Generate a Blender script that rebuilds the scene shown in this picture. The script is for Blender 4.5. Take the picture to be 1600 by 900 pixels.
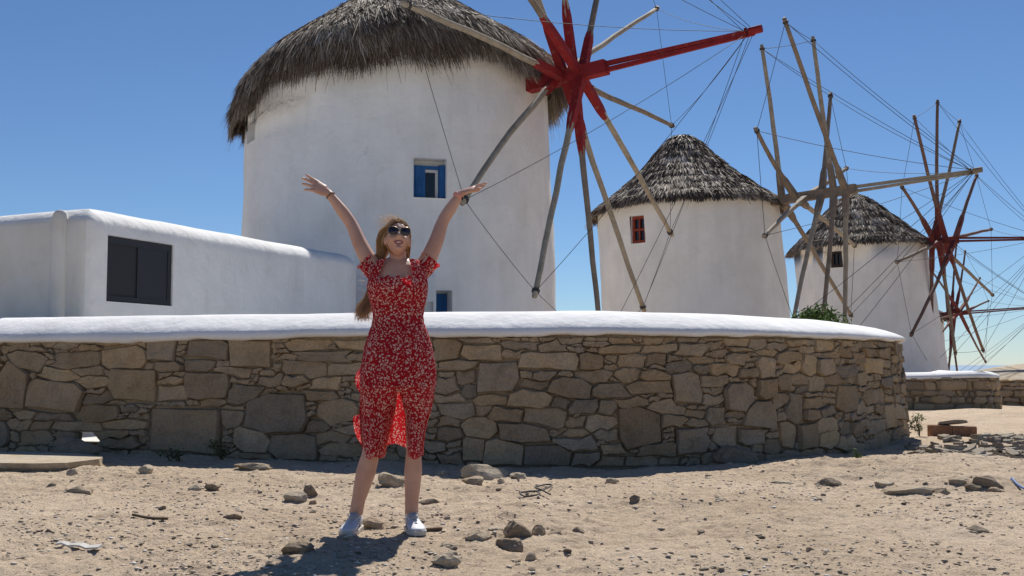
import bpy, bmesh, math, random
import numpy as np
from mathutils import Vector, Matrix

random.seed(7); rng = np.random.default_rng(11)
for o in list(bpy.data.objects): bpy.data.objects.remove(o)
SC = bpy.context.scene
COL = SC.collection

# ------------------------------------------------------------------ camera, sky, sun, exposure
F_PX, CAM_H = 1715.0, 0.876
PITCH = math.atan(120 / F_PX)
cam = bpy.data.cameras.new('camera'); cam_o = bpy.data.objects.new('camera', cam); COL.objects.link(cam_o)
cam.sensor_width = 36.0; cam.lens = 36.0 * F_PX / 1600.0; cam.clip_end = 60000; cam.clip_start = 0.1
cam_o.location = (0, 0, CAM_H); cam_o.rotation_euler = (math.pi / 2 + PITCH, 0, 0)
SC.camera = cam_o
SUN_EL, SUN_AZ = 49.5, 12.0           # degrees; azimuth from +Y (view direction) towards +X
w = bpy.data.worlds.new('World'); SC.world = w; w.use_nodes = True
nt = w.node_tree; bg = nt.nodes['Background']
sky = nt.nodes.new('ShaderNodeTexSky'); sky.sky_type = 'NISHITA'; sky.sun_disc = False
sky.sun_elevation = math.radians(SUN_EL); sky.sun_rotation = math.radians(SUN_AZ)
sky.altitude = 2400; sky.air_density = 1.15; sky.dust_density = 0.0; sky.ozone_density = 8.5
nt.links.new(sky.outputs[0], bg.inputs[0]); bg.inputs[1].default_value = 0.076
sl = bpy.data.lights.new('sun', 'SUN'); sl.energy = 5.0; sl.angle = math.radians(0.53); sl.color = (1.0, 0.955, 0.89)
so = bpy.data.objects.new('sun', sl); COL.objects.link(so)
e, a = math.radians(SUN_EL), math.radians(SUN_AZ)
SUN_DIR = Vector((math.cos(e) * math.sin(a), math.cos(e) * math.cos(a), math.sin(e)))
so.rotation_euler = SUN_DIR.to_track_quat('Z', 'Y').to_euler()
SC.view_settings.view_transform = 'Standard'; SC.view_settings.look = 'None'
SC.view_settings.exposure = 0.16; SC.view_settings.gamma = 1.0
SC.render.engine = 'CYCLES'

# ------------------------------------------------------------------ helpers
cp, sp = math.cos(PITCH), math.sin(PITCH)
def ray(px, py):
    dx, dy = (px - 800) / F_PX, -(py - 450) / F_PX
    return np.array([dx, cp - sp * dy, sp + cp * dy])
O3 = np.array([0, 0, CAM_H])
def at(px, py, Y):
    d = ray(px, py); return O3 + d * (Y / d[1])
def on_ground(px, py, z=0.0):
    d = ray(px, py); return O3 + d * ((z - CAM_H) / d[2])
def on_plane(px, py, P, n):
    d = ray(px, py); return O3 + d * (np.dot(P - O3, n) / np.dot(d, n))
def unit(v): v = np.asarray(v, float); return v / (np.linalg.norm(v) + 1e-12)

OFF = {}
def root(name, loc, label, cat, group=None):
    o = bpy.data.objects.new(name, None); COL.objects.link(o); o.location = loc; o.empty_display_size = 0.1
    o['label'] = label; o['category'] = cat
    if group: o['group'] = group
    OFF[o.name] = np.array(loc, float); return o
def tag(o, label, cat, group=None):
    o['label'] = label; o['category'] = cat
    if group: o['group'] = group
    return o
def link_mesh(name, me, mat, parent=None, loc=None):
    o = bpy.data.objects.new(name, me); COL.objects.link(o)
    if mat is not None and len(me.materials) == 0: me.materials.append(mat)
    if parent is not None:
        o.parent = parent; OFF[o.name] = OFF[parent.name]
    elif loc is not None:
        o.location = loc; OFF[o.name] = np.array(loc, float)
    else: OFF[o.name] = np.zeros(3)
    return o
def mk(name, verts, faces, mat, parent=None, smooth=False, loc=None):
    """verts in WORLD space; shifted to the parent's (or loc's) origin"""
    v = np.asarray(verts, float).reshape(-1, 3)
    off = OFF[parent.name] if parent is not None else (np.array(loc, float) if loc is not None else np.zeros(3))
    me = bpy.data.meshes.new(name)
    me.from_pydata((v - off).tolist(), [], [list(f) for f in faces]); 
    if smooth: me.polygons.foreach_set('use_smooth', [True] * len(me.polygons))
    me.update()
    return link_mesh(name, me, mat, parent, loc)
def mk_np(name, V, Fq, mat, parent=None, smooth=False, loc=None, tint=None):
    """fast build of quad / tri arrays"""
    off = OFF[parent.name] if parent is not None else (np.array(loc, float) if loc is not None else np.zeros(3))
    me = bpy.data.meshes.new(name); n = Fq.shape[1]
    me.vertices.add(len(V)); me.vertices.foreach_set('co', (V - off).astype(np.float32).ravel())
    me.loops.add(Fq.size); me.loops.foreach_set('vertex_index', Fq.astype(np.int32).ravel())
    me.polygons.add(len(Fq)); me.polygons.foreach_set('loop_start', np.arange(0, Fq.size, n, dtype=np.int32))
    me.polygons.foreach_set('loop_total', np.full(len(Fq), n, dtype=np.int32))
    if smooth: me.polygons.foreach_set('use_smooth', np.ones(len(Fq), dtype=bool))
    me.update(calc_edges=True)
    if tint is not None:
        at_ = me.attributes.new('tint', 'FLOAT', 'POINT'); at_.data.foreach_set('value', tint.astype(np.float32))
    return link_mesh(name, me, mat, parent, loc)

class MB:
    def __init__(s): s.v = []; s.f = []
    def add(s, V, Fs):
        b = len(s.v); s.v += [tuple(map(float, p)) for p in V]; s.f += [tuple(i + b for i in f) for f in Fs]; return s
    def box(s, o, u, v, w_, a0, a1, b0, b1, c0, c1):
        P = [o + u * x + v * y + w_ * z for z in (c0, c1) for y in (b0, b1) for x in (a0, a1)]
        return s.add(P, [(0, 2, 3, 1), (4, 5, 7, 6), (0, 1, 5, 4), (2, 6, 7, 3), (0, 4, 6, 2), (1, 3, 7, 5)])
    def tube(s, pts, rad, n=8, ry=None, up=None, cap=True, ang0=0.0):
        pts = [np.asarray(p, float) for p in pts]; m = len(pts)
        if np.isscalar(rad): rad = [rad] * m
        ry = rad if ry is None else ([ry] * m if np.isscalar(ry) else ry)
        prev = None; V = []
        for i in range(m):
            t = unit(pts[min(i + 1, m - 1)] - pts[max(i - 1, 0)])
            if prev is None:
                r0 = np.array(up, float) if up is not None else (np.array([0, 0, 1.]) if abs(t[2]) < .9 else np.array([1., 0, 0]))
                x = unit(r0 - t * np.dot(r0, t))
            else: x = unit(prev - t * np.dot(prev, t))
            prev = x; y = np.cross(t, x)
            for k in range(n):
                g = 2 * math.pi * k / n + ang0
                V.append(pts[i] + x * math.cos(g) * rad[i] + y * math.sin(g) * ry[i])
        Fs = [(i * n + k, i * n + (k + 1) % n, (i + 1) * n + (k + 1) % n, (i + 1) * n + k) for i in range(m - 1) for k in range(n)]
        if cap: Fs += [tuple(range(n - 1, -1, -1)), tuple((m - 1) * n + k for k in range(n))]
        return s.add(V, Fs)
    def ellipsoid(s, c, ax, nu=16, nv=10):
        """ax: three axis vectors"""
        V = []; c = np.asarray(c, float); ax = [np.asarray(q, float) for q in ax]
        for j in range(nv + 1):
            ph = math.pi * j / nv
            for i in range(nu):
                th = 2 * math.pi * i / nu
                V.append(c + ax[0] * math.sin(ph) * math.cos(th) + ax[1] * math.sin(ph) * math.sin(th) + ax[2] * math.cos(ph))
        Fs = [(j * nu + i, (j + 1) * nu + i, (j + 1) * nu + (i + 1) % nu, j * nu + (i + 1) % nu) for j in range(nv) for i in range(nu)]
        return s.add(V, Fs)
    def build(s, name, mat, parent=None, smooth=False, loc=None): return mk(name, s.v, s.f, mat, parent, smooth, loc)

def beam_pts(p0, p1, n=8, bow=0.0, bowdir=(0, 0, 1)):
    p0, p1, b = np.asarray(p0), np.asarray(p1), np.asarray(bowdir, float)
    return [p0 + (p1 - p0) * t + b * bow * math.sin(math.pi * t) for t in np.linspace(0, 1, n)]

# value noise
_perm = rng.random((256, 256))
def vnoise(x, y):
    xi = np.floor(x).astype(int); yi = np.floor(y).astype(int); fx = x - xi; fy = y - yi
    fx = fx * fx * (3 - 2 * fx); fy = fy * fy * (3 - 2 * fy)
    g = lambda i, j: _perm[i % 256, j % 256]
    return (g(xi, yi) * (1 - fx) + g(xi + 1, yi) * fx) * (1 - fy) + (g(xi, yi + 1) * (1 - fx) + g(xi + 1, yi + 1) * fx) * fy - .5
def fbm(x, y, oct=4, gain=.5):
    s = 0; a_ = 1; 
    for k in range(oct): s = s + a_ * vnoise(x * 2 ** k + 17.3 * k, y * 2 ** k + 5.1 * k); a_ *= gain
    return s

# ------------------------------------------------------------------ materials
def mat(name, col, rough=.8, spec=.3):
    m = bpy.data.materials.new(name); m.use_nodes = True; b = m.node_tree.nodes['Principled BSDF']
    b.inputs['Base Color'].default_value = (*col, 1); b.inputs['Roughness'].default_value = rough
    b.inputs['Specular IOR Level'].default_value = spec
    return m
def N(m, t, **kw):
    n = m.node_tree.nodes.new(t)
    for k, v in kw.items():
        if k in n.inputs: n.inputs[k].default_value = v
        else: setattr(n, k, v)
    return n
def L(m, a_, b_): m.node_tree.links.new(a_, b_)
def ramp(m, fac, stops):
    r = N(m, 'ShaderNodeValToRGB'); el = r.color_ramp.elements
    while len(el) < len(stops): el.new(.5)
    for q, (p, c) in zip(el, stops): q.position = p; q.color = (*c, 1) if len(c) == 3 else c
    L(m, fac, r.inputs['Fac']); return r.outputs['Color']
def noise(m, scale, detail=4, rough=.55, coord='Object', sc=None, dist=0.0):
    tc = N(m, 'ShaderNodeTexCoord'); n = N(m, 'ShaderNodeTexNoise', Scale=scale, Detail=detail, Roughness=rough, Distortion=dist)
    src = tc.outputs[coord]
    if sc is not None:
        mp = N(m, 'ShaderNodeMapping'); mp.inputs['Scale'].default_value = sc; L(m, src, mp.inputs['Vector']); src = mp.outputs[0]
    L(m, src, n.inputs['Vector']); return n
def mix(m, fac, a_, b_, bt='MIX'):
    x = N(m, 'ShaderNodeMix', data_type='RGBA', blend_type=bt)
    for s_, v in ((0, fac), (6, a_), (7, b_)):
        if hasattr(v, 'is_output'): L(m, v, x.inputs[s_])
        else: x.inputs[s_].default_value = v if s_ == 0 else (*v, 1)
    return x.outputs[2]
def bump(m, hgt, strength=.3, dist=.02, nrm=None):
    b = N(m, 'ShaderNodeBump', Strength=strength, Distance=dist); L(m, hgt, b.inputs['Height'])
    if nrm is not None: L(m, nrm, b.inputs['Normal'])
    return b.outputs[0]
def bsdf(m): return m.node_tree.nodes['Principled BSDF']

def plaster(name, c0, c1, streak=True, bs=.35):
    m = mat(name, c0, .85, .2); n1 = noise(m, 1.1, 5, .6); c = ramp(m, n1.outputs['Fac'], [(.32, c1), (.62, c0)])
    if streak:
        n2 = noise(m, 1.0, 4, .6, sc=(2.2, 2.2, .28)); r2 = ramp(m, n2.outputs['Fac'], [(.30, (.92, .92, .915)), (.55, (1, 1, 1))]); c = mix(m, 1.0, c, r2, 'MULTIPLY')
        n5 = noise(m, 1.0, 5, .7, sc=(7, 7, 1.2)); r5 = ramp(m, n5.outputs['Fac'], [(.26, (.80, .78, .74)), (.38, (1, 1, 1))]); c = mix(m, .45, c, r5, 'MULTIPLY')
    tcp = N(m, 'ShaderNodeTexCoord'); nd = N(m, 'ShaderNodeTexNoise', Scale=3.0, Detail=5.0); L(m, tcp.outputs['Object'], nd.inputs['Vector'])
    ad = N(m, 'ShaderNodeMix', data_type='RGBA', blend_type='LINEAR_LIGHT'); ad.inputs[0].default_value = .22; L(m, tcp.outputs['Object'], ad.inputs[6]); L(m, nd.outputs['Color'], ad.inputs[7])
    vc = N(m, 'ShaderNodeTexVoronoi', feature='DISTANCE_TO_EDGE', Scale=.55); L(m, ad.outputs[2], vc.inputs['Vector'])
    nm = noise(m, .8, 2, .5); msk = ramp(m, nm.outputs['Fac'], [(.60, (0, 0, 0)), (.70, (.6, .6, .6))])
    crk = ramp(m, vc.outputs['Distance'], [(.0, (1, 1, 1)), (.004, (0, 0, 0))]); both = mix(m, 1.0, crk, msk, 'MULTIPLY')
    c = mix(m, both, c, (.55, .53, .50))
    n6 = noise(m, 2.3, 6, .7, dist=.6); c = mix(m, .7, c, ramp(m, n6.outputs['Fac'], [(.28, (.90, .885, .85)), (.42, (1, 1, 1))]), 'MULTIPLY')
    L(m, c, bsdf(m).inputs['Base Color'])
    n3 = noise(m, 5, 5, .6); n4 = noise(m, 60, 3, .6)
    L(m, bump(m, n4.outputs['Fac'], bs * .6, .006, bump(m, n3.outputs['Fac'], bs, .05)), bsdf(m).inputs['Normal'])
    return m
M = {}
M['plaster'] = plaster('whitewash', (.83, .82, .80), (.745, .735, .71), True, .5)
M['plaster_bounce'] = plaster('bounce_tinted_whitewash', (.76, .745, .70), (.66, .64, .58))  # same whitewash, warm bounce light of the left facade painted into its colour
M['coping'] = plaster('coping_lime', (.85, .845, .835), (.79, .785, .775), True, .38)
M['courtyard'] = plaster('limewashed_paving', (.70, .69, .67), (.60, .59, .56), False)

def stone_mat(name, cols, bs=.5, sc=1.0):
    m = mat(name, cols[0], .9, .2); oi = N(m, 'ShaderNodeObjectInfo')
    base = ramp(m, oi.outputs['Random'], [(i / (len(cols) - 1), c) for i, c in enumerate(cols)])
    n1 = noise(m, 6 * sc, 6, .65); t = ramp(m, n1.outputs['Fac'], [(.28, (.74, .73, .71)), (.5, (1, 1, 1)), (.75, (1.14, 1.13, 1.10))])
    c = mix(m, 1.0, base, t, 'MULTIPLY')
    n2 = noise(m, 55 * sc, 3, .7); t2 = ramp(m, n2.outputs['Fac'], [(.35, (.72, .72, .72)), (.6, (1.1, 1.1, 1.1))]); c = mix(m, .8, c, t2, 'MULTIPLY')
    n5 = noise(m, 2.2 * sc, 3, .6); t5 = ramp(m, n5.outputs['Fac'], [(.42, (1.0, .92, .78)), (.62, (.98, .99, 1.0))]); c = mix(m, .6, c, t5, 'MULTIPLY')
    L(m, c, bsdf(m).inputs['Base Color'])
    n3 = noise(m, 14 * sc, 8, .7)
    L(m, bump(m, n2.outputs['Fac'], bs * .8, .006, bump(m, n3.outputs['Fac'], bs, .03)), bsdf(m).inputs['Normal'])
    return m
M['stone'] = stone_mat('wall_stone', [(.44, .335, .215), (.31, .232, .15), (.43, .338, .235), (.285, .236, .18), (.51, .385, .24), (.355, .27, .178), (.245, .207, .162), (.46, .36, .245), (.285, .212, .136), (.38, .30, .21), (.345, .288, .225)], .55)
M['mortar'] = stone_mat('wall_core', [(.34, .28, .205), (.34, .28, .205)], .8)
M['rock'] = stone_mat('loose_rock', [(.46, .375, .275), (.36, .29, .21), (.50, .42, .32), (.40, .325, .24)], .6, 1.4)
M['dark_rock'] = stone_mat('dark_rock', [(.31, .245, .18), (.26, .215, .17)], .6, 1.6)
M['pale_rock'] = stone_mat('pale_rock', [(.50, .43, .33), (.45, .385, .30)], .5, 1.3)
M['slate'] = stone_mat('slate', [(.30, .265, .22), (.38, .34, .285), (.24, .205, .17)], .6, 1.5)
M['brick'] = stone_mat('terracotta', [(.30, .165, .105), (.30, .165, .105)], .5, 2)

# soil
m = M['soil'] = mat('dry_soil', (.4, .32, .23), .95, .15)
n1 = noise(m, .55, 6, .6); c = ramp(m, n1.outputs['Fac'], [(.3, (.445, .342, .240)), (.5, (.55, .435, .315)), (.7, (.62, .50, .375))])
n2 = noise(m, 5, 8, .7, sc=(1, 1.5, 1)); c = mix(m, 1.0, c, ramp(m, n2.outputs['Fac'], [(.30, (.62, .58, .54)), (.46, (1, 1, 1)), (.72, (1.16, 1.15, 1.12))]), 'MULTIPLY')
n3 = noise(m, 60, 4, .7); c = mix(m, 1.0, c, ramp(m, n3.outputs['Fac'], [(.30, (.50, .46, .42)), (.43, (1, 1, 1)), (.66, (1.12, 1.11, 1.09))]), 'MULTIPLY')
vo = N(m, 'ShaderNodeTexVoronoi', Scale=38.0); tc = N(m, 'ShaderNodeTexCoord'); L(m, tc.outputs['Object'], vo.inputs['Vector'])
c = mix(m, ramp(m, vo.outputs['Distance'], [(.10, (.5, .5, .5)), (.17, (0, 0, 0))]), c, (.56, .50, .42))
L(m, c, bsdf(m).inputs['Base Color'])
nb = noise(m, 24, 8, .75)
L(m, bump(m, n3.outputs['Fac'], .7, .010, bump(m, nb.outputs['Fac'], .8, .04)), bsdf(m).inputs['Normal'])

def thatch_mat(name, stops):
    m = mat(name, stops[0][1], .75, .25); at_ = N(m, 'ShaderNodeAttribute', attribute_name='tint')
    L(m, ramp(m, at_.outputs['Fac'], stops), bsdf(m).inputs['Base Color']); return m
M['thatch'] = thatch_mat('straw', [(0, (.10, .070, .048)), (.45, (.22, .165, .118)), (.8, (.42, .345, .265)), (1, (.66, .58, .48))])
M['thatch2'] = thatch_mat('reed', [(0, (.095, .069, .050)), (.45, (.235, .18, .135)), (.8, (.43, .36, .285)), (1, (.66, .58, .49))])
M['thatch_core'] = mat('thatch_core', (.06, .05, .042), .95, .1)

def wood(name, c0, c1, sc=(1, 1, 1)):
    m = mat(name, c0, .8, .25); n1 = noise(m, 3, 6, .7, sc=sc); c = ramp(m, n1.outputs['Fac'], [(.3, c1), (.6, c0)])
    n2 = noise(m, 40, 4, .7); c = mix(m, .6, c, ramp(m, n2.outputs['Fac'], [(.3, (.6, .58, .55)), (.55, (1, 1, 1))]), 'MULTIPLY')
    L(m, c, bsdf(m).inputs['Base Color']); L(m, bump(m, n2.outputs['Fac'], .5, .01), bsdf(m).inputs['Normal']); return m
M['wood'] = wood('weathered_wood', (.40, .345, .265), (.25, .21, .16))
M['wood_dark'] = wood('grey_brown_wood', (.27, .215, .165), (.16, .13, .105))
M['red'] = wood('red_paint', (.30, .022, .024), (.19, .016, .018))
for _m in (M['red'],):
    _n = noise(_m, 7, 6, .75); _b = bsdf(_m); _src = _b.inputs['Base Color'].links[0].from_socket
    L(_m, mix(_m, ramp(_m, _n.outputs['Fac'], [(.58, (0, 0, 0)), (.66, (.75, .75, .75))]), _src, (.30, .13, .10)), _b.inputs['Base Color'])
M['wood_red'] = wood('red_brown_wood', (.20, .115, .09), (.12, .075, .06))
M['red_old'] = wood('faded_red_paint', (.19, .042, .036), (.12, .034, .030))
M['blue'] = wood('blue_paint', (.028, .125, .32), (.02, .09, .25))
M['frame_white'] = mat('frame_white', (.62, .61, .58), .6)
M['frame_red'] = wood('window_red', (.30, .055, .035), (.20, .035, .025))
M['frame_dark'] = wood('window_brown', (.055, .040, .030), (.03, .022, .018))
M['glass'] = mat('dark_glass', (.012, .013, .016), .12, .5)
M['charcoal'] = mat('charcoal_metal', (.020, .020, .022), .5, .4)
M['charcoal2'] = mat('charcoal_screen', (.028, .028, .031), .6, .3)
M['rope'] = mat('steel_wire', (.055, .05, .05), .7)
M['sea'] = mat('hazed_sea_water', (.10, .19, .28), .35, .5)  # base colour lightened to stand in for haze near the horizon
M['leaf'] = mat('leaf_green', (.105, .165, .038), .85, .15); M['leaf_dark'] = mat('weed_green', (.06, .085, .028), .6, .3)
M['twig'] = mat('twig', (.13, .09, .055), .9)
for k in ('leaf', 'leaf_dark'):
    m = M[k]; oi = N(m, 'ShaderNodeAttribute', attribute_name='tint'); cc = bsdf(m).inputs['Base Color'].default_value[:3]
    L(m, ramp(m, oi.outputs['Fac'], [(0, tuple(x * .5 for x in cc)), (.6, cc), (1, tuple(x * 1.6 for x in cc))]), bsdf(m).inputs['Base Color'])
M['blue_pipe'] = mat('blue_plastic', (.05, .12, .32), .5)
M['white_plastic'] = mat('white_plastic', (.52, .50, .46), .7)

# ------------------------------------------------------------------ main stone wall path
WP = np.array([(-12.5, 13.6), (-9.0, 12.2), (-5.25, 11.15), (-1.78, 10.2), (.55, 9.65), (2.0, 9.95), (3.2, 10.85), (4.17, 12.0), (4.56, 12.8), (4.74, 14.0), (4.5, 16.5), (3.7, 19.0)])
def catmull(P, n=40):
    P = np.asarray(P, float); Q = np.vstack([2 * P[0] - P[1], P, 2 * P[-1] - P[-2]]); out = []
    for i in range(1, len(Q) - 2):
        for t in np.linspace(0, 1, n, endpoint=False):
            a0, a1, a2, a3 = Q[i - 1], Q[i], Q[i + 1], Q[i + 2]
            out.append(.5 * ((2 * a1) + (-a0 + a2) * t + (2 * a0 - 5 * a1 + 4 * a2 - a3) * t * t + (-a0 + 3 * a1 - 3 * a2 + a3) * t ** 3))
    out.append(Q[-2]); return np.array(out)
PATH = catmull(WP); SEG = np.r_[0, np.cumsum(np.linalg.norm(np.diff(PATH, axis=0), axis=1))]; SMAX = SEG[-1]
def wpos(s): return np.array([np.interp(s, SEG, PATH[:, 0]), np.interp(s, SEG, PATH[:, 1])])
def wnrm(s):
    t = unit(wpos(s + .05) - wpos(s - .05)); return np.array([t[1], -t[0]])    # points out of the wall, to the viewer's side
RATIO = PATH[:, 0] / PATH[:, 1]; I_SIL = int(np.argmax(RATIO)); S_SIL = SEG[I_SIL]
def px_to_s(px): return float(np.interp((px - 800) / F_PX, RATIO[:I_SIL + 1], SEG[:I_SIL + 1]))
def px_to_z(px, py): return float(at(px, py, wpos(px_to_s(px))[1])[2])
WALL_T, BATTER = .62, .055
def wpt(s, z, d):      # d: distance out of the front face (negative: into the wall)
    p = wpos(s) + wnrm(s) * (d - BATTER * z); return np.array([p[0], p[1], z])

# ------------------------------------------------------------------ ground (one sheet), sea
def geo(a0, a1, n): return a0 + (a1 - a0) * (np.linspace(0, 1, n) ** 2.2)
xs = np.unique(np.r_[-geo(6.0, 600, 30), np.arange(-6.0, 7.0, .021), geo(7.0, 600, 34)])
ys = np.unique(np.r_[4.2 - geo(0, 60, 14), np.arange(4.2, 11.0, .018), 11.0 + geo(0, 119, 260) ])
GX, GY = np.meshgrid(xs, ys)
FEET = [(-.86, 5.83), (-.50, 5.80)]
def ground_z(X, Y):
    X = np.asarray(X, float); Y = np.asarray(Y, float)
    z = .05 * fbm(X * .7, Y * .7, 2) + .036 * fbm(X * 2.3 + 9, Y * 2.3, 3)
    m_ = np.clip(fbm(X * .6 + 40, Y * .6, 3) + .55, 0, 1)
    z = z + .026 * m_ * fbm(X * 9, Y * 12, 3, .6) + .012 * fbm(X * 28, Y * 32, 2, .7)
    pit = np.clip(vnoise(X * 6 + 3, Y * 6) - .18, 0, 1); z = z - .03 * pit
    near = np.exp(-((Y - 10) / 13) ** 4); z = z * np.clip(near + .12, 0, 1)
    for fx, fy in FEET: 
        q = np.exp(-(((X - fx) / .17) ** 2 + ((Y - fy) / .20) ** 2)); z = z * (1 - q) + (-.004) * q
    # low mounds
    for (mx, my, rx, ry, hh) in [(2.55, 9.05, .75, .35, .10), (3.55, 9.6, .9, .4, .07), (3.0, 8.6, .5, .18, .05), (3.35, 8.15, .45, .16, .06), (4.2, 8.35, .5, .25, .06), (8.55, 19.2, .9, 1.2, .15), (7.4, 17.0, .8, .6, .05), (5.5, 12.2, 1.5, .8, .06), (-.15, 9.0, .35, .25, .05), (.0, 6.35, .4, .25, .035)]:
        z = z + hh * np.exp(-((X - mx) / rx) ** 2 - ((Y - my) / ry) ** 2)
    z = z - np.clip((Y - 56) / 8, 0, None) ** 1.5 * 1.0
    return z
GZ = ground_z(GX, GY)
nx, ny = len(xs), len(ys); idx = np.arange(nx * ny).reshape(ny, nx)
Fq = np.stack([idx[:-1, :-1], idx[:-1, 1:], idx[1:, 1:], idx[1:, :-1]], -1).reshape(-1, 4)
g = mk_np('ground', np.stack([GX, GY, GZ], -1).reshape(-1, 3), Fq, M['soil'], smooth=True); g['kind'] = 'structure'
def gz(x, y): return float(ground_z(np.array([x]), np.array([y]))[0])
sea = mk('sea', [(-30000, 70, -16), (30000, 70, -16), (30000, 50000, -16), (-30000, 50000, -16)], [(0, 1, 2, 3)], M['sea']); sea['kind'] = 'structure'

# courtyard paving behind the wall
pts = [wpos(s) - wnrm(s) * .4 for s in np.linspace(.2, SMAX - .1, 60)]
V = [(p[0], p[1], .085) for p in pts] + [(3.0, 21, .085), (-14, 21, .085)]
V += [(x, y, -.3) for x, y, z in V]; n = len(V) // 2
cy = mk('courtyard_paving', V, [tuple(range(n))] + [(i, i + n, (i + 1) % n + n, (i + 1) % n) for i in range(n)], M['courtyard']); cy['kind'] = 'structure'

# ------------------------------------------------------------------ stone wall with coping
base = wpos(S_SIL / 2)
wall = root('stone_wall', (base[0], base[1], 0), 'long curved dry stone wall with rounded white coping behind the woman', 'wall')
HOLE = (px_to_s(128), px_to_s(158), .07, .215)
def strip(mb, s0, s1, z0, z1, d0, d1, n):
    ss = np.linspace(s0, s1, n + 1); V = []
    for s in ss: V += [wpt(s, z0, d0), wpt(s, z1, d0), wpt(s, z1, d1), wpt(s, z0, d1)]
    Fs = [(4 * i + a_, 4 * i + 4 + a_, 4 * i + 4 + (a_ + 1) % 4, 4 * i + (a_ + 1) % 4) for i in range(n) for a_ in range(4)]
    Fs += [(0, 1, 2, 3), (4 * n + 3, 4 * n + 2, 4 * n + 1, 4 * n)]; mb.add(V, Fs)
mb = MB(); zt = 1.16
HB0 = HOLE[0] - .48
strip(mb, 0, HB0, -.25, zt, -.020, -WALL_T, 60); strip(mb, HOLE[1], SMAX, -.25, zt, -.020, -WALL_T, 110)
strip(mb, HB0, HOLE[1], HOLE[3], zt, -.020, -WALL_T, 2); strip(mb, HB0, HOLE[1], -.25, HOLE[2], -.020, -WALL_T, 2)
mb.build('rubble_core', M['mortar'], wall)

S0, S1, GR = px_to_s(-70), S_SIL + .9, .008
NS, NZ = int((S1 - S0) / GR), int(1.125 / GR)
seeds = []     # s, z, half w, half h
RL, RM, RR = (0, 480, .3625), (640, 480, .311), (1000, 500, .289)
BIG = [(RL, [(0,235,125,445),(40,190,190,280),(130,320,360,450),(480,265,675,405),(625,140,750,230),(425,165,620,255),(800,140,980,230),(990,120,1165,260),(160,260,315,315),(320,250,435,290),(235,195,415,260),(320,305,470,350),(360,370,490,415),(680,335,815,405),(665,240,780,280),(800,285,980,390),(790,230,920,275),(915,262,1070,298),(985,335,1145,415),(655,435,965,625),(1060,370,1320,545),(1015,520,1180,615),(1175,545,1370,665),(580,405,770,465),(330,420,520,490),(170,455,320,495),(45,485,145,530),(105,535,230,590),(75,440,170,485),(455,485,635,525),(250,500,450,530),(435,530,560,570),(440,565,610,610),(890,375,1000,420),(945,445,1040,515),(1240,130,1405,190),(1445,130,1590,185),(1285,190,1490,230),(1215,235,1395,295),(1415,240,1570,295),(1350,305,1458,360),(1290,360,1450,400),(1370,405,1540,495),(1330,495,1420,545),(1360,540,1500,590),(1390,580,1560,640),(1115,300,1210,340),(1220,295,1320,335),(0,160,40,200),(25,150,115,190),(700,305,790,332),(570,235,660,275),(0,500,60,600),(60,540,110,580)]),
 (RM, [(110,160,250,275),(215,130,400,180),(255,190,455,270),(155,265,320,320),(330,275,540,440),(130,355,240,435),(260,385,335,450),(225,305,325,380),(145,440,270,485),(330,440,490,490),(485,410,700,505),(155,475,325,555),(410,505,565,575),(570,505,780,605),(260,560,430,660),(470,585,690,690),(145,600,270,670),(275,655,400,770),(370,665,560,790),(590,680,810,790),(470,170,640,215),(645,175,790,220),(540,230,840,315),(865,230,970,310),(460,215,580,260),(705,355,910,455),(840,315,990,380),(920,385,1100,465),(1055,235,1195,300),(965,190,1145,240),(1175,185,1350,230),(1045,305,1145,375),(1110,370,1310,430),(1320,330,1465,485),(1040,510,1255,700),(885,545,1040,615),(805,465,940,535),(740,660,930,725),(945,465,1025,535),(1030,455,1200,500),(1200,475,1375,535),(1255,540,1375,600),(1335,610,1479,730),(1165,685,1320,745),(935,615,1050,665),(1005,135,1105,185),(885,135,995,165),(755,140,880,180),(545,320,615,360),(545,365,700,410),(620,315,735,360),(330,490,405,540),(80,665,190,725),(790,615,890,655),(710,455,800,500),(870,170,1005,200),(780,555,880,600),(820,730,940,780)]),
 (RR, [(640,195,735,310),(640,315,735,435),(395,235,530,295),(460,345,600,485),(350,475,445,580),(395,560,525,690),(560,440,720,580),(525,590,670,670),(480,180,585,240),(755,170,870,235),(785,235,870,290),(885,190,960,305),(965,210,1065,290),(755,300,820,390),(915,305,1000,390),(720,395,820,470),(780,410,880,545),(885,420,985,475),(1060,350,1170,500),(1005,295,1105,355),(1075,245,1165,310),(1230,205,1305,285),(1225,330,1285,375),(1255,375,1325,445),(940,535,1050,600),(970,460,1055,525),(880,480,960,550),(745,545,825,690),(850,560,940,690),(950,605,1045,695),(1050,630,1130,700),(1070,545,1130,615),(1130,560,1170,640),(1225,540,1300,615),(1310,455,1360,590),(1365,460,1410,530),(1255,600,1330,695),(1155,440,1215,500),(1205,380,1255,455),(830,295,925,340),(480,95,600,135),(710,115,805,160),(960,115,1065,165),(530,260,635,310)])]
occ = np.zeros((NZ, NS), bool)
def rect_idx(s, z, hw, hh):
    return max(0, int((z - hh) / GR)), min(NZ, int((z + hh) / GR) + 1), max(0, int((s - hw - S0) / GR)), min(NS, int((s + hw - S0) / GR) + 1)
def put(s, z, hw, hh):
    seeds.append((s, z, hw, hh, random.uniform(-.13, .13), random.choice((3.5, 6, 10)))); a0, a1, b0, b1 = rect_idx(s, z, hw, hh); occ[a0:a1, b0:b1] = True
hs = (HOLE[0] + HOLE[1]) / 2; put(hs, (HOLE[2] + HOLE[3]) / 2, (HOLE[1] - HOLE[0]) / 2, (HOLE[3] - HOLE[2]) / 2)     # drain opening: stays empty
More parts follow.
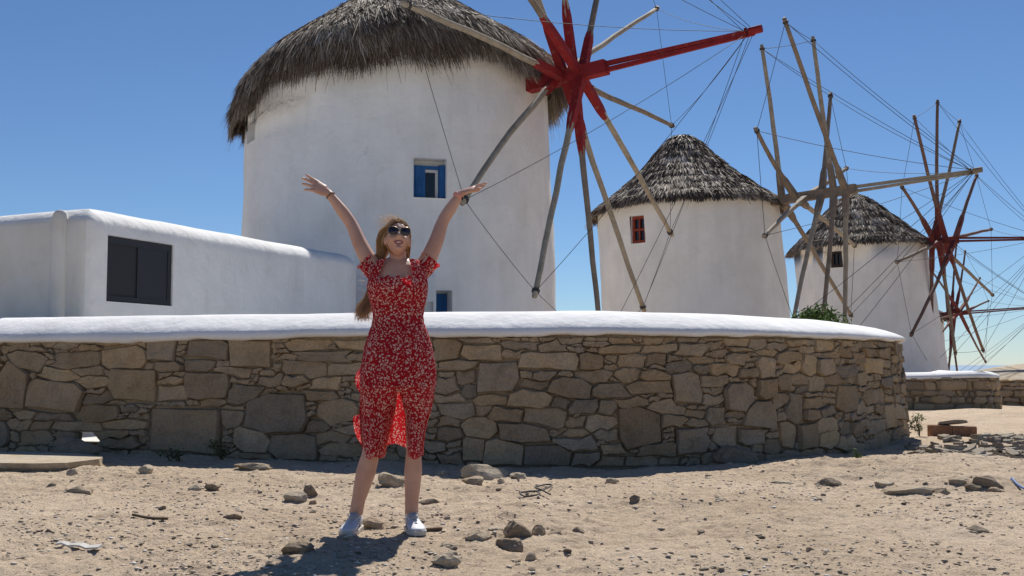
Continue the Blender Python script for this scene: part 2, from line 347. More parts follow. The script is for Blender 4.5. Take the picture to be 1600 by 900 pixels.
for (rx, ry, k), bl in BIG:
    for (x0, y0, x1, y1) in bl:
        pa, pb = rx + x0 * k, rx + x1 * k; qa, qb = ry + y0 * k, ry + y1 * k
        s_a, s_b = px_to_s(pa), px_to_s(pb); zc = px_to_z((pa + pb) / 2, qa), px_to_z((pa + pb) / 2, qb)
        a0, a1, b0, b1 = rect_idx((s_a + s_b) / 2, sum(zc) / 2, (s_b - s_a) / 2, abs(zc[0] - zc[1]) / 2)
        if a1 > a0 and b1 > b0 and occ[a0:a1, b0:b1].mean() < .35:
            put((s_a + s_b) / 2, sum(zc) / 2, (s_b - s_a) / 2, abs(zc[0] - zc[1]) / 2)
for hw0, hh0, tries in ((.13, .055, 1500), (.105, .038, 5000), (.08, .027, 9000), (.06, .020, 14000), (.042, .016, 16000), (.03, .013, 12000)):
    for _ in range(tries):
        hw = hw0 * random.uniform(.75, 1.25); hh = hh0 * random.uniform(.75, 1.25)
        s = random.uniform(S0, S1); z = random.uniform(0, 1.12)
        a0, a1, b0, b1 = rect_idx(s, z, hw, hh)
        if a1 - a0 < 3 or b1 - b0 < 3 or occ[a0:a1, b0:b1].mean() > .06: continue
        put(s, z, hw, hh)
lab = np.full((NZ, NS), -1); best = np.full((NZ, NS), 1e9)
for i, (s, z, hw, hh, rt, pw) in enumerate(seeds):
    a0, a1, b0, b1 = rect_idx(s, z, hw * 2.2 + .06, hh * 2.2 + .06)
    if a1 <= a0 or b1 <= b0: continue
    zz, ss = np.mgrid[a0:a1, b0:b1]; dz = (zz + .5) * GR - z; ds = (ss + .5) * GR + S0 - s
    wob = .012 * np.sin(ds * 31 + i) + .012 * np.sin(dz * 37 + 2 * i)
    u = ds * math.cos(rt) + dz * math.sin(rt) + wob; v = -ds * math.sin(rt) + dz * math.cos(rt) + wob
    # distance beyond the seed rectangle keeps large stones large
    d = ((np.abs(u) / hw) ** pw + (np.abs(v) / hh) ** pw) ** (1 / pw); d = (d - 1) * min(hw, hh)
    b = best[a0:a1, b0:b1]; k = d < b; b[k] = d[k]; lab[a0:a1, b0:b1][k] = i
NR = 24; stones = []
for i, (s, z, hw, hh, rt, pw) in enumerate(seeds):
    if i == 0: continue
    cells = np.argwhere(lab == i)
    if len(cells) < 14: continue
    cz, cs = cells.mean(0); 
    if lab[int(cz), int(cs)] != i: continue
    pts = []
    for k in range(NR):
        g_ = 2 * math.pi * k / NR; ex_ = cells.max(0) - cells.min(0) + 1; g_ = math.atan2(math.sin(g_) * ex_[0], math.cos(g_) * ex_[1]); dz_, ds_ = math.sin(g_), math.cos(g_); r = 0
        while True:
            r += .5; qz, qs = int(cz + dz_ * r), int(cs + ds_ * r)
            if qz < 0 or qs < 0 or qz >= NZ or qs >= NS or lab[qz, qs] != i: break
        pts.append((ds_ * r * GR, dz_ * r * GR))
    stones.append((len(cells), S0 + cs * GR, cz * GR, np.array(pts)))
stones.sort(key=lambda q: -q[0])
def stone_geo(s, z, pts):
    n = len(pts); sm = pts; r = np.linalg.norm(sm, axis=1, keepdims=True)
    gap = random.uniform(.0015, .0055); p1 = sm * np.clip((r - gap) / r, .3, 1)
    size = math.sqrt(abs(np.sum(p1[:, 0] * np.roll(p1[:, 1], -1) - p1[:, 1] * np.roll(p1[:, 0], -1)) / 2))
    proud = random.choice((random.uniform(.0, .02), random.uniform(.012, .045))) + min(.02, size * .05); tx, tz = random.uniform(-.10, .10), random.uniform(-.13, .07)
    bev = min(.011, size * .09)
    rings = [(p1, -.06, 0), (p1, proud * .35 - .010, .004), (p1 * np.clip((r - gap - bev) / (r - gap), .3, 1), proud, .006), (p1 * .55, proud + min(.006, size * .01), .006)]
    V = []
    for q, d, j in rings:
        for k in range(n):
            dd = d + (q[k, 0] * tx + q[k, 1] * tz if d > -.05 else 0) + random.uniform(-j, j)
            V.append(wpt(s + q[k, 0] + random.uniform(-j, j) * .5, z + q[k, 1] + random.uniform(-j, j) * .5, dd))
    V.append(wpt(s, z, proud + min(.006, size * .012) + random.uniform(-.006, .006)))
    Fs = [(a_ * n + k, a_ * n + (k + 1) % n, (a_ + 1) * n + (k + 1) % n, (a_ + 1) * n + k) for a_ in range(3) for k in range(n)]
    Fs += [(3 * n + k, 3 * n + (k + 1) % n, 4 * n) for k in range(n)]
    return V, Fs
def angular(P, tol):
    n = len(P); a_ = int(np.argmax(np.linalg.norm(P - P.mean(0), axis=1))); b_ = int(np.argmax(np.linalg.norm(P - P[a_], axis=1)))
    def dp(i, j):
        ids = []; k = (i + 1) % n
        while k != j: ids.append(k); k = (k + 1) % n
        if not ids: return []
        d = P[j] - P[i]; L_ = np.hypot(*d) + 1e-9; dist = [abs(d[0] * (P[q][1] - P[i][1]) - d[1] * (P[q][0] - P[i][0])) / L_ for q in ids]; m_ = int(np.argmax(dist))
        if dist[m_] < tol: return []
        return dp(i, ids[m_]) + [ids[m_]] + dp(ids[m_], j)
    keep = [a_] + dp(a_, b_) + [b_] + dp(b_, a_); Q = P[keep]
    if len(Q) < 4: return P
    seg = np.linalg.norm(np.roll(Q, -1, 0) - Q, axis=1); out = []
    for i in range(len(Q)):        # corners kept sharp, long edges broken once or twice with a little irregularity
        m_ = max(1, int(round(seg[i] / seg.sum() * 14)))
        for t in range(m_):
            p = Q[i] + (Q[(i + 1) % len(Q)] - Q[i]) * t / m_
            if t: p = p + rng.normal(0, .0022, 2)
            out.append(p)
    return np.array(out)
small = MB()
vis = 0
for area, s, z, pts in stones:
    pts = angular(pts, .10 * math.sqrt(area) * GR)
    V, Fs = stone_geo(s, z, pts)
    if vis < 298: mk('stone', V, Fs, M['stone'], wall); vis += 1
    else: small.add(V, Fs)
sm_o = small.build('chink_stones', M['stone'], wall); sm_o['kind'] = 'stuff'
# coping
PROF = [(.035, 1.11), (.075, 1.125), (.078, 1.16), (.045, 1.205), (-.02, 1.25), (-.11, 1.30), (-.22, 1.348), (-.33, 1.38), (-.45, 1.388), (-.57, 1.36), (-.66, 1.29), (-.70, 1.19), (-.68, 1.12)]
V = []; ss = np.arange(0, SMAX, .05); npf = len(PROF)
for s in ss:
    for k, (d, z) in enumerate(PROF):
        wv = .010 * float(fbm(np.array([s * 1.3]), np.array([.5]), 3)) + (.030 * float(fbm(np.array([s * 4]), np.array([3.5]), 3)) if k < 2 else 0)
        nz_ = .008 * float(fbm(np.array([s * 2.2]), np.array([k * .6 + 7]), 3))
        zb_ = np.interp(s, [S0 + 2, S0 + 4, S_SIL], [1.095, 1.13, 1.135]); cr_ = np.interp(s, [S0 + 6, S_SIL - 1.5, S_SIL], [1.378, 1.34, 1.305]); z = zb_ + (z - 1.11) * (cr_ - zb_) / .278
        p = wpt(s, z + wv, d + nz_ + BATTER * 1.17 - .06); V.append(p)
Fs = [(i * npf + k, (i + 1) * npf + k, (i + 1) * npf + k + 1, i * npf + k + 1) for i in range(len(ss) - 1) for k in range(npf - 1)]
Fs += [((i + 1) * npf, i * npf, i * npf + npf - 1, (i + 1) * npf + npf - 1) for i in range(len(ss) - 1)]
mk('coping', V, Fs, M['coping'], wall, smooth=True)

# ------------------------------------------------------------------ openings in plaster walls
def recess(name, BL, BR, TL, depth, m, parent, inward):
    BL, BR, TL = map(np.asarray, (BL, BR, TL)); TR = BR + TL - BL; q = [BL, BR, TR, TL]; I = np.asarray(inward) * depth
    V = q + [p + I for p in q]
    return mk(name, V, [(0, 1, 5, 4), (1, 2, 6, 5), (2, 3, 7, 6), (3, 0, 4, 7), (4, 5, 6, 7)], m, parent)

class Tower:
    def __init__(s, name, ang, Ldist, R_base, taper, zb, label, cat='windmill', lean=0.0, group='windmills in a row'):
        a_ = math.radians(ang); s.c = np.array([Ldist * math.sin(a_), Ldist * math.cos(a_)]); s.R = R_base; s.tp = taper; s.lean = lean; s.zb = zb
        s.face = math.atan2(-s.c[1], -s.c[0])          # azimuth of the side facing the camera
        s.root = root(name, (s.c[0], s.c[1], zb), label, cat, group)
    def r(s, z): return s.R - s.tp * z
    def P(s, th, z, dr=0.0):            # th: from the camera-facing side, positive = to the right in the picture
        g = s.face + th; r = s.r(z) + dr
        return np.array([s.c[0] + math.cos(g) * r - s.lean * z, s.c[1] + math.sin(g) * r, z])
    def hit(s, px, py):                 # surface point (th, z) seen at a pixel
        d = ray(px, py); lo = 0
        for t in np.linspace(s.c[1] - s.R - 2, s.c[1], 3000):
            p = O3 + d * (t / d[1]); q = p[:2] - s.c + np.array([s.lean * p[2], 0])
            if np.hypot(*q) <= s.r(p[2]):
                th = math.atan2(q[1], q[0]) - s.face; th = (th + math.pi) % (2 * math.pi) - math.pi; return th, p[2]
        return None
    def body(s, ztop, holes, nth=96, nz=26, m=None, zs_=5.2):
        ths = sorted(set([round(-math.pi + 2 * math.pi * k / nth, 5) for k in range(nth)] + [round(x, 5) for h in holes for x in h[:2]]))
        hz = [round(x, 4) for h in holes for x in h[2:4]]
        zmin = s.zb
        zl = sorted(set([round(zmin + (zs_ - zmin) * k / nz, 4) for k in range(nz + 1)] + hz)); 
        V = []; 
        for z in zl:
            for th in ths: V.append(s.P(th, z, .014 * math.sin(3 * th + z) + .010 * math.sin(7 * th - 2.3 * z) + .006 * math.sin(13 * th + 5 * z)))
        nl = len(zl)
        for f_ in (.5, 1.0):
            for th in ths:
                zt_ = ztop(th); z = zs_ + (zt_ - zs_) * f_; V.append(s.P(th, z))
        nt_ = len(ths); Fs = []
        for j in range(nl + 1):
            for i in range(nt_):
                t0, t1 = ths[i], ths[(i + 1) % nt_]
                if j < nl - 1 and any(t0 >= h[0] - 1e-4 and t1 <= h[1] + 1e-4 and t1 > t0 and zl[j] >= h[2] - 2e-4 and zl[j + 1] <= h[3] + 2e-4 for h in holes): continue
                Fs.append((j * nt_ + i, j * nt_ + (i + 1) % nt_, (j + 1) * nt_ + (i + 1) % nt_, (j + 1) * nt_ + i))
        return mk('tower_wall', V, Fs, m or M['plaster'], s.root, smooth=True)
    def opening(s, px0, py0, px1, py1):
        xm, ym = (px0 + px1) / 2, (py0 + py1) / 2
        t0 = s.hit(px0, ym)[0]; t1 = s.hit(px1, ym)[0]; zt_ = s.hit(xm, py0)[1]; zb_ = s.hit(xm, py1)[1]
        return (t0, t1, zb_, zt_)
    def frame(s, h):
        BL = s.P(h[0], h[2]); BR = s.P(h[1], h[2]); TL = s.P(h[0], h[3]); TL = TL.copy()
        u = unit(BR - BL); v = np.array([0, 0, 1.]); n = unit(np.cross(u, v)); 
        return BL, BR, BL + v * (h[3] - h[2]), u, v, n, np.linalg.norm(BR - BL), h[3] - h[2]
    def rec(s, h, depth, m=None):
        BL, BR, TL, u, v, n, W_, H_ = s.frame(h)
        return recess('window_reveal', s.P(h[0], h[2], .004), s.P(h[1], h[2], .004), s.P(h[0], h[2], .004) + v * H_, depth, m or M['plaster'], s.root, -n)

# ------------------------------------------------------------------ thatch
def thatch(tw, zeave, prof, apex_z, over, n, wid, leng, mats, rows=None, sweep=0.0, lift=.10, rough=1.0, parent_name='thatch_roof'):
    """prof: list of (radius fraction, height fraction) from eave to apex"""
    pr = np.array(prof); tt = np.linspace(0, 1, len(pr)); Re = tw.r(6.0) + over
    def S(th, t):
        rf = np.interp(t, tt, pr[:, 0]); hf = np.interp(t, tt, pr[:, 1]); ze = zeave(th); z = ze + (apex_z - ze) * hf
        g_ = tw.face + th; r = Re * rf
        return np.stack([tw.c[0] + np.cos(g_) * r - tw.lean * z, tw.c[1] + np.sin(g_) * r, z], -1)
    nth, nt_ = 72, 22; TH, TT = np.meshgrid(np.linspace(-math.pi, math.pi, nth, endpoint=False), np.linspace(0, 1, nt_))
    P = S(TH, TT); P = P + (.03 * fbm(TH * 3, TT * 8, 2))[..., None]
    inner = S(TH[:1], TT[:1] * 0); cx = np.array([tw.c[0] - tw.lean * 6, tw.c[1], 0]); iv = inner.copy(); iv[..., :2] = cx[:2] + (inner[..., :2] - cx[:2]) * .86; iv[..., 2] += .12
    V = np.concatenate([iv, P]).reshape(-1, 3); idx = np.arange((nt_ + 1) * nth).reshape(nt_ + 1, nth)
    Fq = np.stack([idx[:-1], np.roll(idx[:-1], -1, 1), np.roll(idx[1:], -1, 1), idx[1:]], -1).reshape(-1, 4)
    ro = mk_np(parent_name, V, Fq, M['thatch_core'], tw.root, smooth=True)
    # straws: more of them on the side towards the viewer
    th = np.where(rng.random(n) < .8, rng.uniform(-1.9, 1.9, n), rng.uniform(-math.pi, math.pi, n))
    t = 1 - np.sqrt(rng.uniform(0, 1, n)); 
    t = np.where(rng.random(n) < (.08 if rows else .22), rng.uniform(-.0, .10, n), t)
    if rows: 
        t = (np.floor(t * rows) + rng.beta(2, 5, n) * .7 + .25 * fbm(th * 5, np.floor(t * rows) * 3.7, 2)) / rows; t = np.clip(t, 0, .985)
    P0 = S(th, t); e_ = 1e-3; Dt = S(th, np.maximum(t - e_, -.0)) - S(th, np.minimum(t + e_, 1)); Dt = Dt / (np.linalg.norm(Dt, axis=1, keepdims=True) + 1e-9)
    Dh = S(th + e_, t) - S(th - e_, t); Dh = Dh / (np.linalg.norm(Dh, axis=1, keepdims=True) + 1e-9)
    Nn = np.cross(Dt, Dh); Nn /= np.linalg.norm(Nn, axis=1, keepdims=True) + 1e-9; Nn *= np.sign(Nn[:, 2:3] + 1e-9)
    ln = leng * rng.uniform(.5, 1.25, n)[:, None] * (1 + (.9 if not rows else .3) * fbm(th * 5 + 2, t * 4 + 9, 3)[:, None]); ln = np.where(rng.random((n, 1)) < .02, ln * 1.5, ln)
    cl = fbm(th * 6 + 3, t * 14, 3)[:, None]; cl2 = fbm(th * 14 + 8, t * 22, 2)[:, None]
    D = Dt + Dh * (sweep + .45 * rough * cl + rng.normal(0, .16 * rough, (n, 1))); D /= np.linalg.norm(D, axis=1, keepdims=True)
    lf = lift * (rng.uniform(.0, 1, n)[:, None] + 1.2 * np.maximum(cl2, 0))
    A = P0 - D * ln * .25 + Nn * .02
    B = A + D * ln * .5 + Nn * lf * .8
    C = A + D * ln + Nn * lf * 1.2; C[:, 2] -= (.10 * ln[:, 0]); C += rng.normal(0, .015, (n, 3))
    side = np.cross(D, Nn) * .55 + rng.normal(0, .35, (n, 3)); side -= D * np.sum(side * D, axis=1, keepdims=True); side /= np.linalg.norm(side, axis=1, keepdims=True)
    ww = (wid * rng.uniform(.6, 1.4, n))[:, None] * .5
    V = np.stack([A - side * ww, A + side * ww, B - side * ww, B + side * ww, C - side * ww * .3, C + side * ww * .3], 1).reshape(-1, 3)
    b = (np.arange(n) * 6)[:, None]; Fq = np.concatenate([b + np.array([[0, 1, 3, 2]]), b + np.array([[2, 3, 5, 4]])], 0)
    tint = np.clip((.40 if rows else .44) + 1.0 * fbm(th * 4 + 1, t * 9, 3) + rng.normal(0, .24, n), 0, 1)
    st = mk_np('straw', V, Fq, mats, ro, tint=np.repeat(tint, 6)); st['kind'] = 'stuff'
    if rows:
        tq = np.linspace(-math.pi, math.pi, 49); Pq = S(tq, np.full(49, .07)); Pq[:, :2] = tw.c - np.array([tw.lean * 6, 0]) + (Pq[:, :2] - tw.c + np.array([tw.lean * 6, 0])) * 1.035; Pq[:, 2] += .02 * np.sin(tq * 7)
        MB().tube(list(Pq), .013, 5, cap=False).build('binding_rope', M['wood'], ro, True)
    return ro

def per(xs_, ys_):
    xs_ = np.radians(xs_); ys_ = np.array(ys_, float)
    return lambda th: np.interp((np.asarray(th) + math.pi) % (2 * math.pi) - math.pi, xs_, ys_)

# ------------------------------------------------------------------ sail wheels
def rope(name, p0, p1, r, parent, sag=.0):
    pts = [np.asarray(p0) + (np.asarray(p1) - np.asarray(p0)) * t - np.array([0, 0, sag * 4 * t * (1 - t)]) for t in np.linspace(0, 1, 9 if sag else 2)]
    return MB().tube(pts, r, 5).build(name, M['rope'], parent, smooth=True)
def wheel(tw, phi, hub_px, tip_px, beams, R_def, sp_r, woods, red, axle_px, rr, sleeve=1.25, ring=True, stay_to=None, bows=None, boost=1.0):
    """beams: list of (cross_px, tipA, tipB); a tip is (px,py,visible) - visible tips set the length, others only the direction"""
    r_ = math.radians(phi); u = np.array([math.cos(r_), -math.sin(r_), 0]); n = np.array([u[1], -u[0], 0]); C = np.array([tw.c[0] - tw.lean * 6, tw.c[1], 0])
    Hb = on_plane(*hub_px, C, n); T = on_plane(*tip_px, C, n); ax = unit(T - Hb)
    e1 = unit(np.cross(ax, [0, 0, 1.])); e2 = np.cross(e1, ax)
    A0 = Hb - ax * np.dot(Hb - C, u); A1 = on_plane(*axle_px, C, n)
    q = MB(); k0 = np.dot(A1 - Hb, ax)
    ahw = .145 * boost
    q.box(Hb, ax, e1, e2, -np.dot(Hb - C, u) * .95, k0, -ahw, ahw, -ahw, ahw); axle = q.build('axle', red, tw.root)
    q = MB(); q.tube([A1 - ax * .6 + e2 * ahw * .55, T], [.070 * boost, .052 * boost], 4, ang0=math.pi / 4, up=e2); q.tube([A1 - ax * .6 - e2 * ahw * .50, T - ax * .12 - e2 * .06], [.070 * boost, .052 * boost], 4, ang0=math.pi / 4, up=e2)
    q.build('bowsprit', red if stay_to is None else woods[0], tw.root)
    q = MB().tube([T - ax * .22, T + ax * .03], .085 * boost, 8).tube([T - ax * .30, T - ax * .27], .105 * boost, 8); q.build('bowsprit_cap', red if stay_to is None else woods[1], tw.root)
    tips = []
    for bi, (cr, ta, tb) in enumerate(beams):
        X = on_plane(*cr, C, n); X = Hb + ax * np.dot(X - Hb, ax)        # crossing on the axle line
        for side, tip in ((0, ta), (1, tb)):
            P = on_plane(tip[0], tip[1], X, ax) - X; d = unit(P); Rl = np.linalg.norm(P) if tip[2] else R_def * random.uniform(.96, 1.02)
            bow = (bows or {}).get((bi, side), random.uniform(-.06, .06)) ; bd = ax
            pts = beam_pts(X + d * .1, X + d * Rl, 10, bow, bd)
            # hand-hewn: small kinks
            pts = [p + (e1 * random.uniform(-1, 1) + e2 * random.uniform(-1, 1)) * .018 if 0 < k < 9 else p for k, p in enumerate(pts)]
            wm = woods[(bi + side) % len(woods)]
            sp_ = MB().tube(pts, list(np.linspace(sp_r * 1.1, sp_r * .80, 10)), 7).build('spar', wm, tw.root, smooth=True)
            sd = np.cross(d, ax); k = sleeve * random.uniform(.85, 1.2) * ((.42 if side else .8) if (bi == 5 and red is M['red']) else 1)
            q = MB(); hw = sp_r * (1.12 if red is M['red'] else 1.05)
            # sleeve: sawn timber strapped along the root of the spar, with a stepped end
            V = []
            for (tt_, a_, b_) in ((0, 1.15, 1.15), (k * .80, 1.0, 1.0), (k * .92, 1.0, .72), (k, .78, .62)):
                p = pts[0] + (pts[-1] - pts[0]) / np.linalg.norm(pts[-1] - pts[0]) * tt_ - d * .1 + ax * bow * math.sin(math.pi * min(1, tt_ / Rl))
                for (sx, sy) in ((-1, -1), (1, -1), (1, 1), (-1, 1)): V.append(p + sd * hw * sx * a_ + ax * hw * 1.04 * sy * b_)
            Fs = [(4 * i + a_, 4 * i + (a_ + 1) % 4, 4 * i + 4 + (a_ + 1) % 4, 4 * i + 4 + a_) for i in range(3) for a_ in range(4)] + [(3, 2, 1, 0), (12, 13, 14, 15)]
            q.add(V, Fs); q.build('spar_sleeve', red, sp_)
            MB().tube([pts[-1] - d * .16, pts[-1] - d * .10], sp_r * 1.15, 7).build('rope_binding', M['rope'], sp_)
            P = pts[-1] - d * .12; tips.append((math.atan2(np.dot(P - X, e2), np.dot(P - X, e1)), P))
    tips.sort(key=lambda q_: q_[0]); ps = [t[1] for t in tips]
    for i in range(len(ps)):
        if ring: rope('rim_rope', ps[i], ps[(i + 1) % len(ps)], rr, tw.root, .04)
        rope('stay_rope', ps[i], T - ax * random.uniform(.1, .3), rr, tw.root, .12)
    return T, ax

# ---------------------------------------------------------------- windmill 1 (near)
t1 = Tower('windmill', -5.81, 25.0, 3.62, .032, -.1, 'largest and nearest white windmill with shaggy grey thatch and red sail hub', lean=.008)
hA = t1.opening(646, 248, 697, 309); hB = t1.opening(680, 454, 706, 520); hC = t1.opening(388, 176, 399, 221)
ze1 = per([-180, -135, -90, -62, -45, -20, 0, 25, 45, 70, 85, 100, 135, 180], [6.75, 6.44, 6.36, 6.56, 6.84, 7.03, 7.37, 7.37, 7.18, 7.23, 7.45, 7.2, 6.9, 6.75])
t1.body(lambda th: float(ze1(th)) + .40, [hA, hB, hC])
def blue_window(tw, h, dep):
    rv = tw.rec(h, dep); BL, BR, TL, u, v, n, W_, H_ = tw.frame(h); o = BL - n * dep
    fr = MB().box(o, u, v, n, W_ * .40, W_ * .80, H_ * .76, H_ * .85, .01, .14).build('lintel_board', M['blue'], rv)
    q = MB()
    for k in range(4): q.box(o, u, v, n, W_ * (.01 + .0975 * k), W_ * (.01 + .0975 * k + .092), H_ * .01, H_ * .85, .02, .15 + .006 * (k % 2))
    q.build('shutter', M['blue'], rv)
    q = MB().box(o, u, v, n, W_ * .82, W_ * .995, H_ * .01, H_ * .87, .02, .20).box(o, u, v, n, W_ * .80, W_ * .82, H_ * .01, H_ * .87, .02, .13); q.build('shutter', M['blue'], rv)
    q = MB().box(o, u, v, n, W_ * .40, W_ * .80, H_ * .69, H_ * .758, .01, .11).box(o, u, v, n, W_ * .72, W_ * .80, H_ * .04, H_ * .69, .01, .11).box(o, u, v, n, W_ * .40, W_ * .80, H_ * .005, H_ * .04, .01, .11); q.build('window_frame', M['frame_white'], rv)
    MB().box(o, u, v, n, W_ * .40, W_ * .72, H_ * .04, H_ * .69, .01, .05).build('pane', M['glass'], rv)
    return rv
blue_window(t1, hA, .30)
rv = t1.rec(hB, .42); BL, BR, TL, u, v, n, W_, H_ = t1.frame(hB); o = BL - n * .42
q = MB()
for k in range(4): q.box(o, u, v, n, W_ * (.02 + .24 * k), W_ * (.02 + .24 * k + .232), 0.0, H_ * .95, .01, .06 + .008 * (k % 2))
q.build('door_board', M['blue'], rv)
t1.rec(hC, .22)
PROF1 = [(1, 0), (.985, .09), (.955, .165), (.90, .24), (.83, .31), (.75, .375), (.67, .44), (.59, .505), (.51, .575), (.42, .65), (.33, .735), (.24, .815), (.155, .89), (.075, .955), (0.005, 1)]
thatch(t1, ze1, PROF1, 9.90, .21, 56000, .016, .60, M['thatch'], None, .25, .055, 1.2)
B1 = [((880, 121), (630, 5, 1), (1052, 197, 1)), ((905, 114), (828, 0, 0), (1050, 368, 1)), ((882, 120), (841, 0, 0), (1008, 490, 0)), ((897, 116), (884, 0, 0), (935, 490, 0)), ((910, 113), (934, 0, 0), (830, 487, 0)), ((868, 124), (1028, 12, 1), (722, 318, 1))]
wheel(t1, 30, (893, 118), (1188, 45), B1, 5.85, .066, [M['wood'], M['wood_dark'], M['wood']], M['red'], (948, 104), .0058, 1.45, bows={(5, 0): -.14, (5, 1): -.12, (0, 0): .08}, boost=.95)
# buttress by the door
bt = MB(); BL, BR, TL, u, v, n, W_, H_ = t1.frame(hB)
pa = t1.P(t1.hit(655, 480)[0], 0); pb = t1.P(hB[0] - .006, 0); uu = unit(pb - pa); nn = unit(np.cross(uu, [0, 0, 1.])); wd = np.linalg.norm(pb - pa)
bt.box(pa, uu, np.array([0, 0, 1.]), nn, -.2, wd * .28, -.1, 2.6, -.6, .05); bt.box(pa, uu, np.array([0, 0, 1.]), nn, wd * .28, wd * .82, 2.1, 2.6, -.6, .048); bt.box(pa, uu, np.array([0, 0, 1.]), nn, wd * .82, wd, -.1, 2.6, -.6, .05); bt.box(pa, uu, np.array([0, 0, 1.]), nn, wd * .28, wd * .82, -.1, 2.1, -.6, -.08)
bt.build('buttress', M['plaster'], t1.root)

# ---------------------------------------------------------------- windmill 2
t2 = Tower('windmill', 9.32, 36.7, 3.10, .020, -.1, 'middle white windmill with pointed thatch cap and small red framed window', lean=.060)
t2.c[0] += .24
h2 = t2.opening(985, 337, 1007, 380)
ze2 = per([-180, -90, -45, 0, 45, 90, 180], [6.1, 5.85, 6.0, 6.1, 6.13, 6.13, 6.1])
t2.body(lambda th: float(ze2(th)) + .10, [h2])
rv = t2.rec(h2, .20); BL, BR, TL, u, v, n, W_, H_ = t2.frame(h2); o = BL - n * .20
q = MB()
for (a0, a1, b0, b1) in ((0.01, .16, 0.01, .99), (.84, .99, 0.01, .99), (.16, .84, .01, .11), (.16, .84, .89, .99), (.46, .54, .11, .89), (.16, .46, .46, .54), (.54, .84, .46, .54)): q.box(o, u, v, n, W_ * a0, W_ * a1, H_ * b0, H_ * b1, .01, .13)
q.build('window_frame', M['frame_red'], rv)
for a0, a1 in ((.16, .46), (.54, .84)):
    for b0, b1 in ((.11, .46), (.54, .89)): MB().box(o, u, v, n, W_ * a0, W_ * a1, H_ * b0, H_ * b1, .01, .07).build('pane', M['glass'], rv)
PROF2 = [(1, 0), (.97, .04), (.88, .12), (.76, .23), (.64, .35), (.53, .46), (.43, .57), (.335, .69), (.25, .80), (.165, .90), (.08, .97), (.005, 1)]
thatch(t2, ze2, PROF2, 8.50, .08, 19000, .042, .42, M['thatch2'], 11, .0, .055, .6)
B2 = [((1222, 311), (1190, 70, 1), (1331, 495, 1)), ((1244, 308), (1180, 200, 1), (1337, 385, 1)), ((1262, 306), (1193, 370, 1), (1324, 262, 1)), ((1284, 303), (1298, 145, 1), (1240, 500, 0)), ((1303, 300), (1270, 57, 1), (1285, 490, 0)), ((1321, 297), (1225, 28, 1), (1319, 500, 0))]
wheel(t2, 36, (1290, 302), (1533, 265), B2, 5.2, .075, [M['wood'], M['wood_dark']], M['wood_dark'], (1338, 295), .0085, 1.0, stay_to=1, boost=.95)

# ---------------------------------------------------------------- windmill 3
t3 = Tower('windmill', 17.85, 52.0, 3.15, .045, -.6, 'smaller white windmill on the right with dark brown window and faded red sail hub', lean=.10)
t3.c[0] += .42
h3 = t3.opening(1297, 392, 1316, 418)
ze3 = per([-180, -90, 0, 90, 180], [6.2, 6.08, 6.28, 6.33, 6.2])
t3.body(lambda th: float(ze3(th)) + .10, [h3])
rv = t3.rec(h3, .2); BL, BR, TL, u, v, n, W_, H_ = t3.frame(h3); o = BL - n * .2
q = MB()
for (a0, a1, b0, b1) in ((.01, .22, .01, .99), (.78, .99, .01, .99), (.22, .78, .01, .16), (.22, .78, .84, .99), (.46, .54, .16, .84)): q.box(o, u, v, n, W_ * a0, W_ * a1, H_ * b0, H_ * b1, .01, .16)
q.build('window_frame', M['frame_dark'], rv)
for a0, a1 in ((.22, .46), (.54, .78)): MB().box(o, u, v, n, W_ * a0, W_ * a1, H_ * .16, H_ * .84, .01, .07).build('pane', M['glass'], rv)
PROF3 = [(1, 0), (.96, .05), (.86, .16), (.74, .30), (.62, .45), (.49, .61), (.365, .76), (.25, .88), (.14, .955), (.06, .99), (.005, 1)]
thatch(t3, ze3, PROF3, 8.54, .10, 15000, .050, .44, M['thatch2'], 9, .0, .055, .6)
B3 = [((1478, 376), (1428, 180, 1), (1537, 550, 1)), ((1466, 377), (1465, 156, 1), (1498, 585, 0)), ((1456, 378), (1500, 187, 1), (1455, 578, 0)), ((1492, 375), (1527, 272, 1), (1423, 525, 1)), ((1460, 378), (1408, 290, 1), (1552, 462, 1)), ((1472, 377), (1400, 410, 1), (1550, 358, 1))]
wheel(t3, 43, (1468, 376), (1645, 371), B3, 5.6, .078, [M['wood_red'], M['wood_red'], M['wood_dark']], M['red_old'], (1497, 374), .0085, 1.5, boost=.95)

# ---------------------------------------------------------------- windmill 4 (mostly hidden behind the third)
t4 = Tower('windmill', 19.4, 76.0, 2.85, .03, -8.0, 'farthest windmill low on the right, faded red sail hub beside the third tower', lean=0)
ze4 = per([-180, 0, 180], [3.9, 3.9, 3.9])
t4.body(lambda th: 4.3, [], zs_=3.4)
thatch(t4, ze4, PROF3, 6.0, .2, 2500, .10, .55, M['thatch2'], 8, .0, .10, .8)
B4 = [((1482, 491), (1470, 300, 0), (1510, 680, 0)), ((1487, 490), (1500, 300, 0), (1476, 680, 0)), ((1492, 490), (1520, 320, 0), (1470, 660, 0)), ((1497, 489), (1540, 420, 0), (1440, 560, 0)), ((1500, 489), (1440, 400, 0), (1545, 575, 0)), ((1504, 489), (1440, 505, 0), (1545, 470, 0))]
wheel(t4, 43, (1490, 490), (1640, 478), B4, 5.0, .07, [M['wood_red']], M['red_old'], (1512, 488), .0095, 2.0, boost=.9)

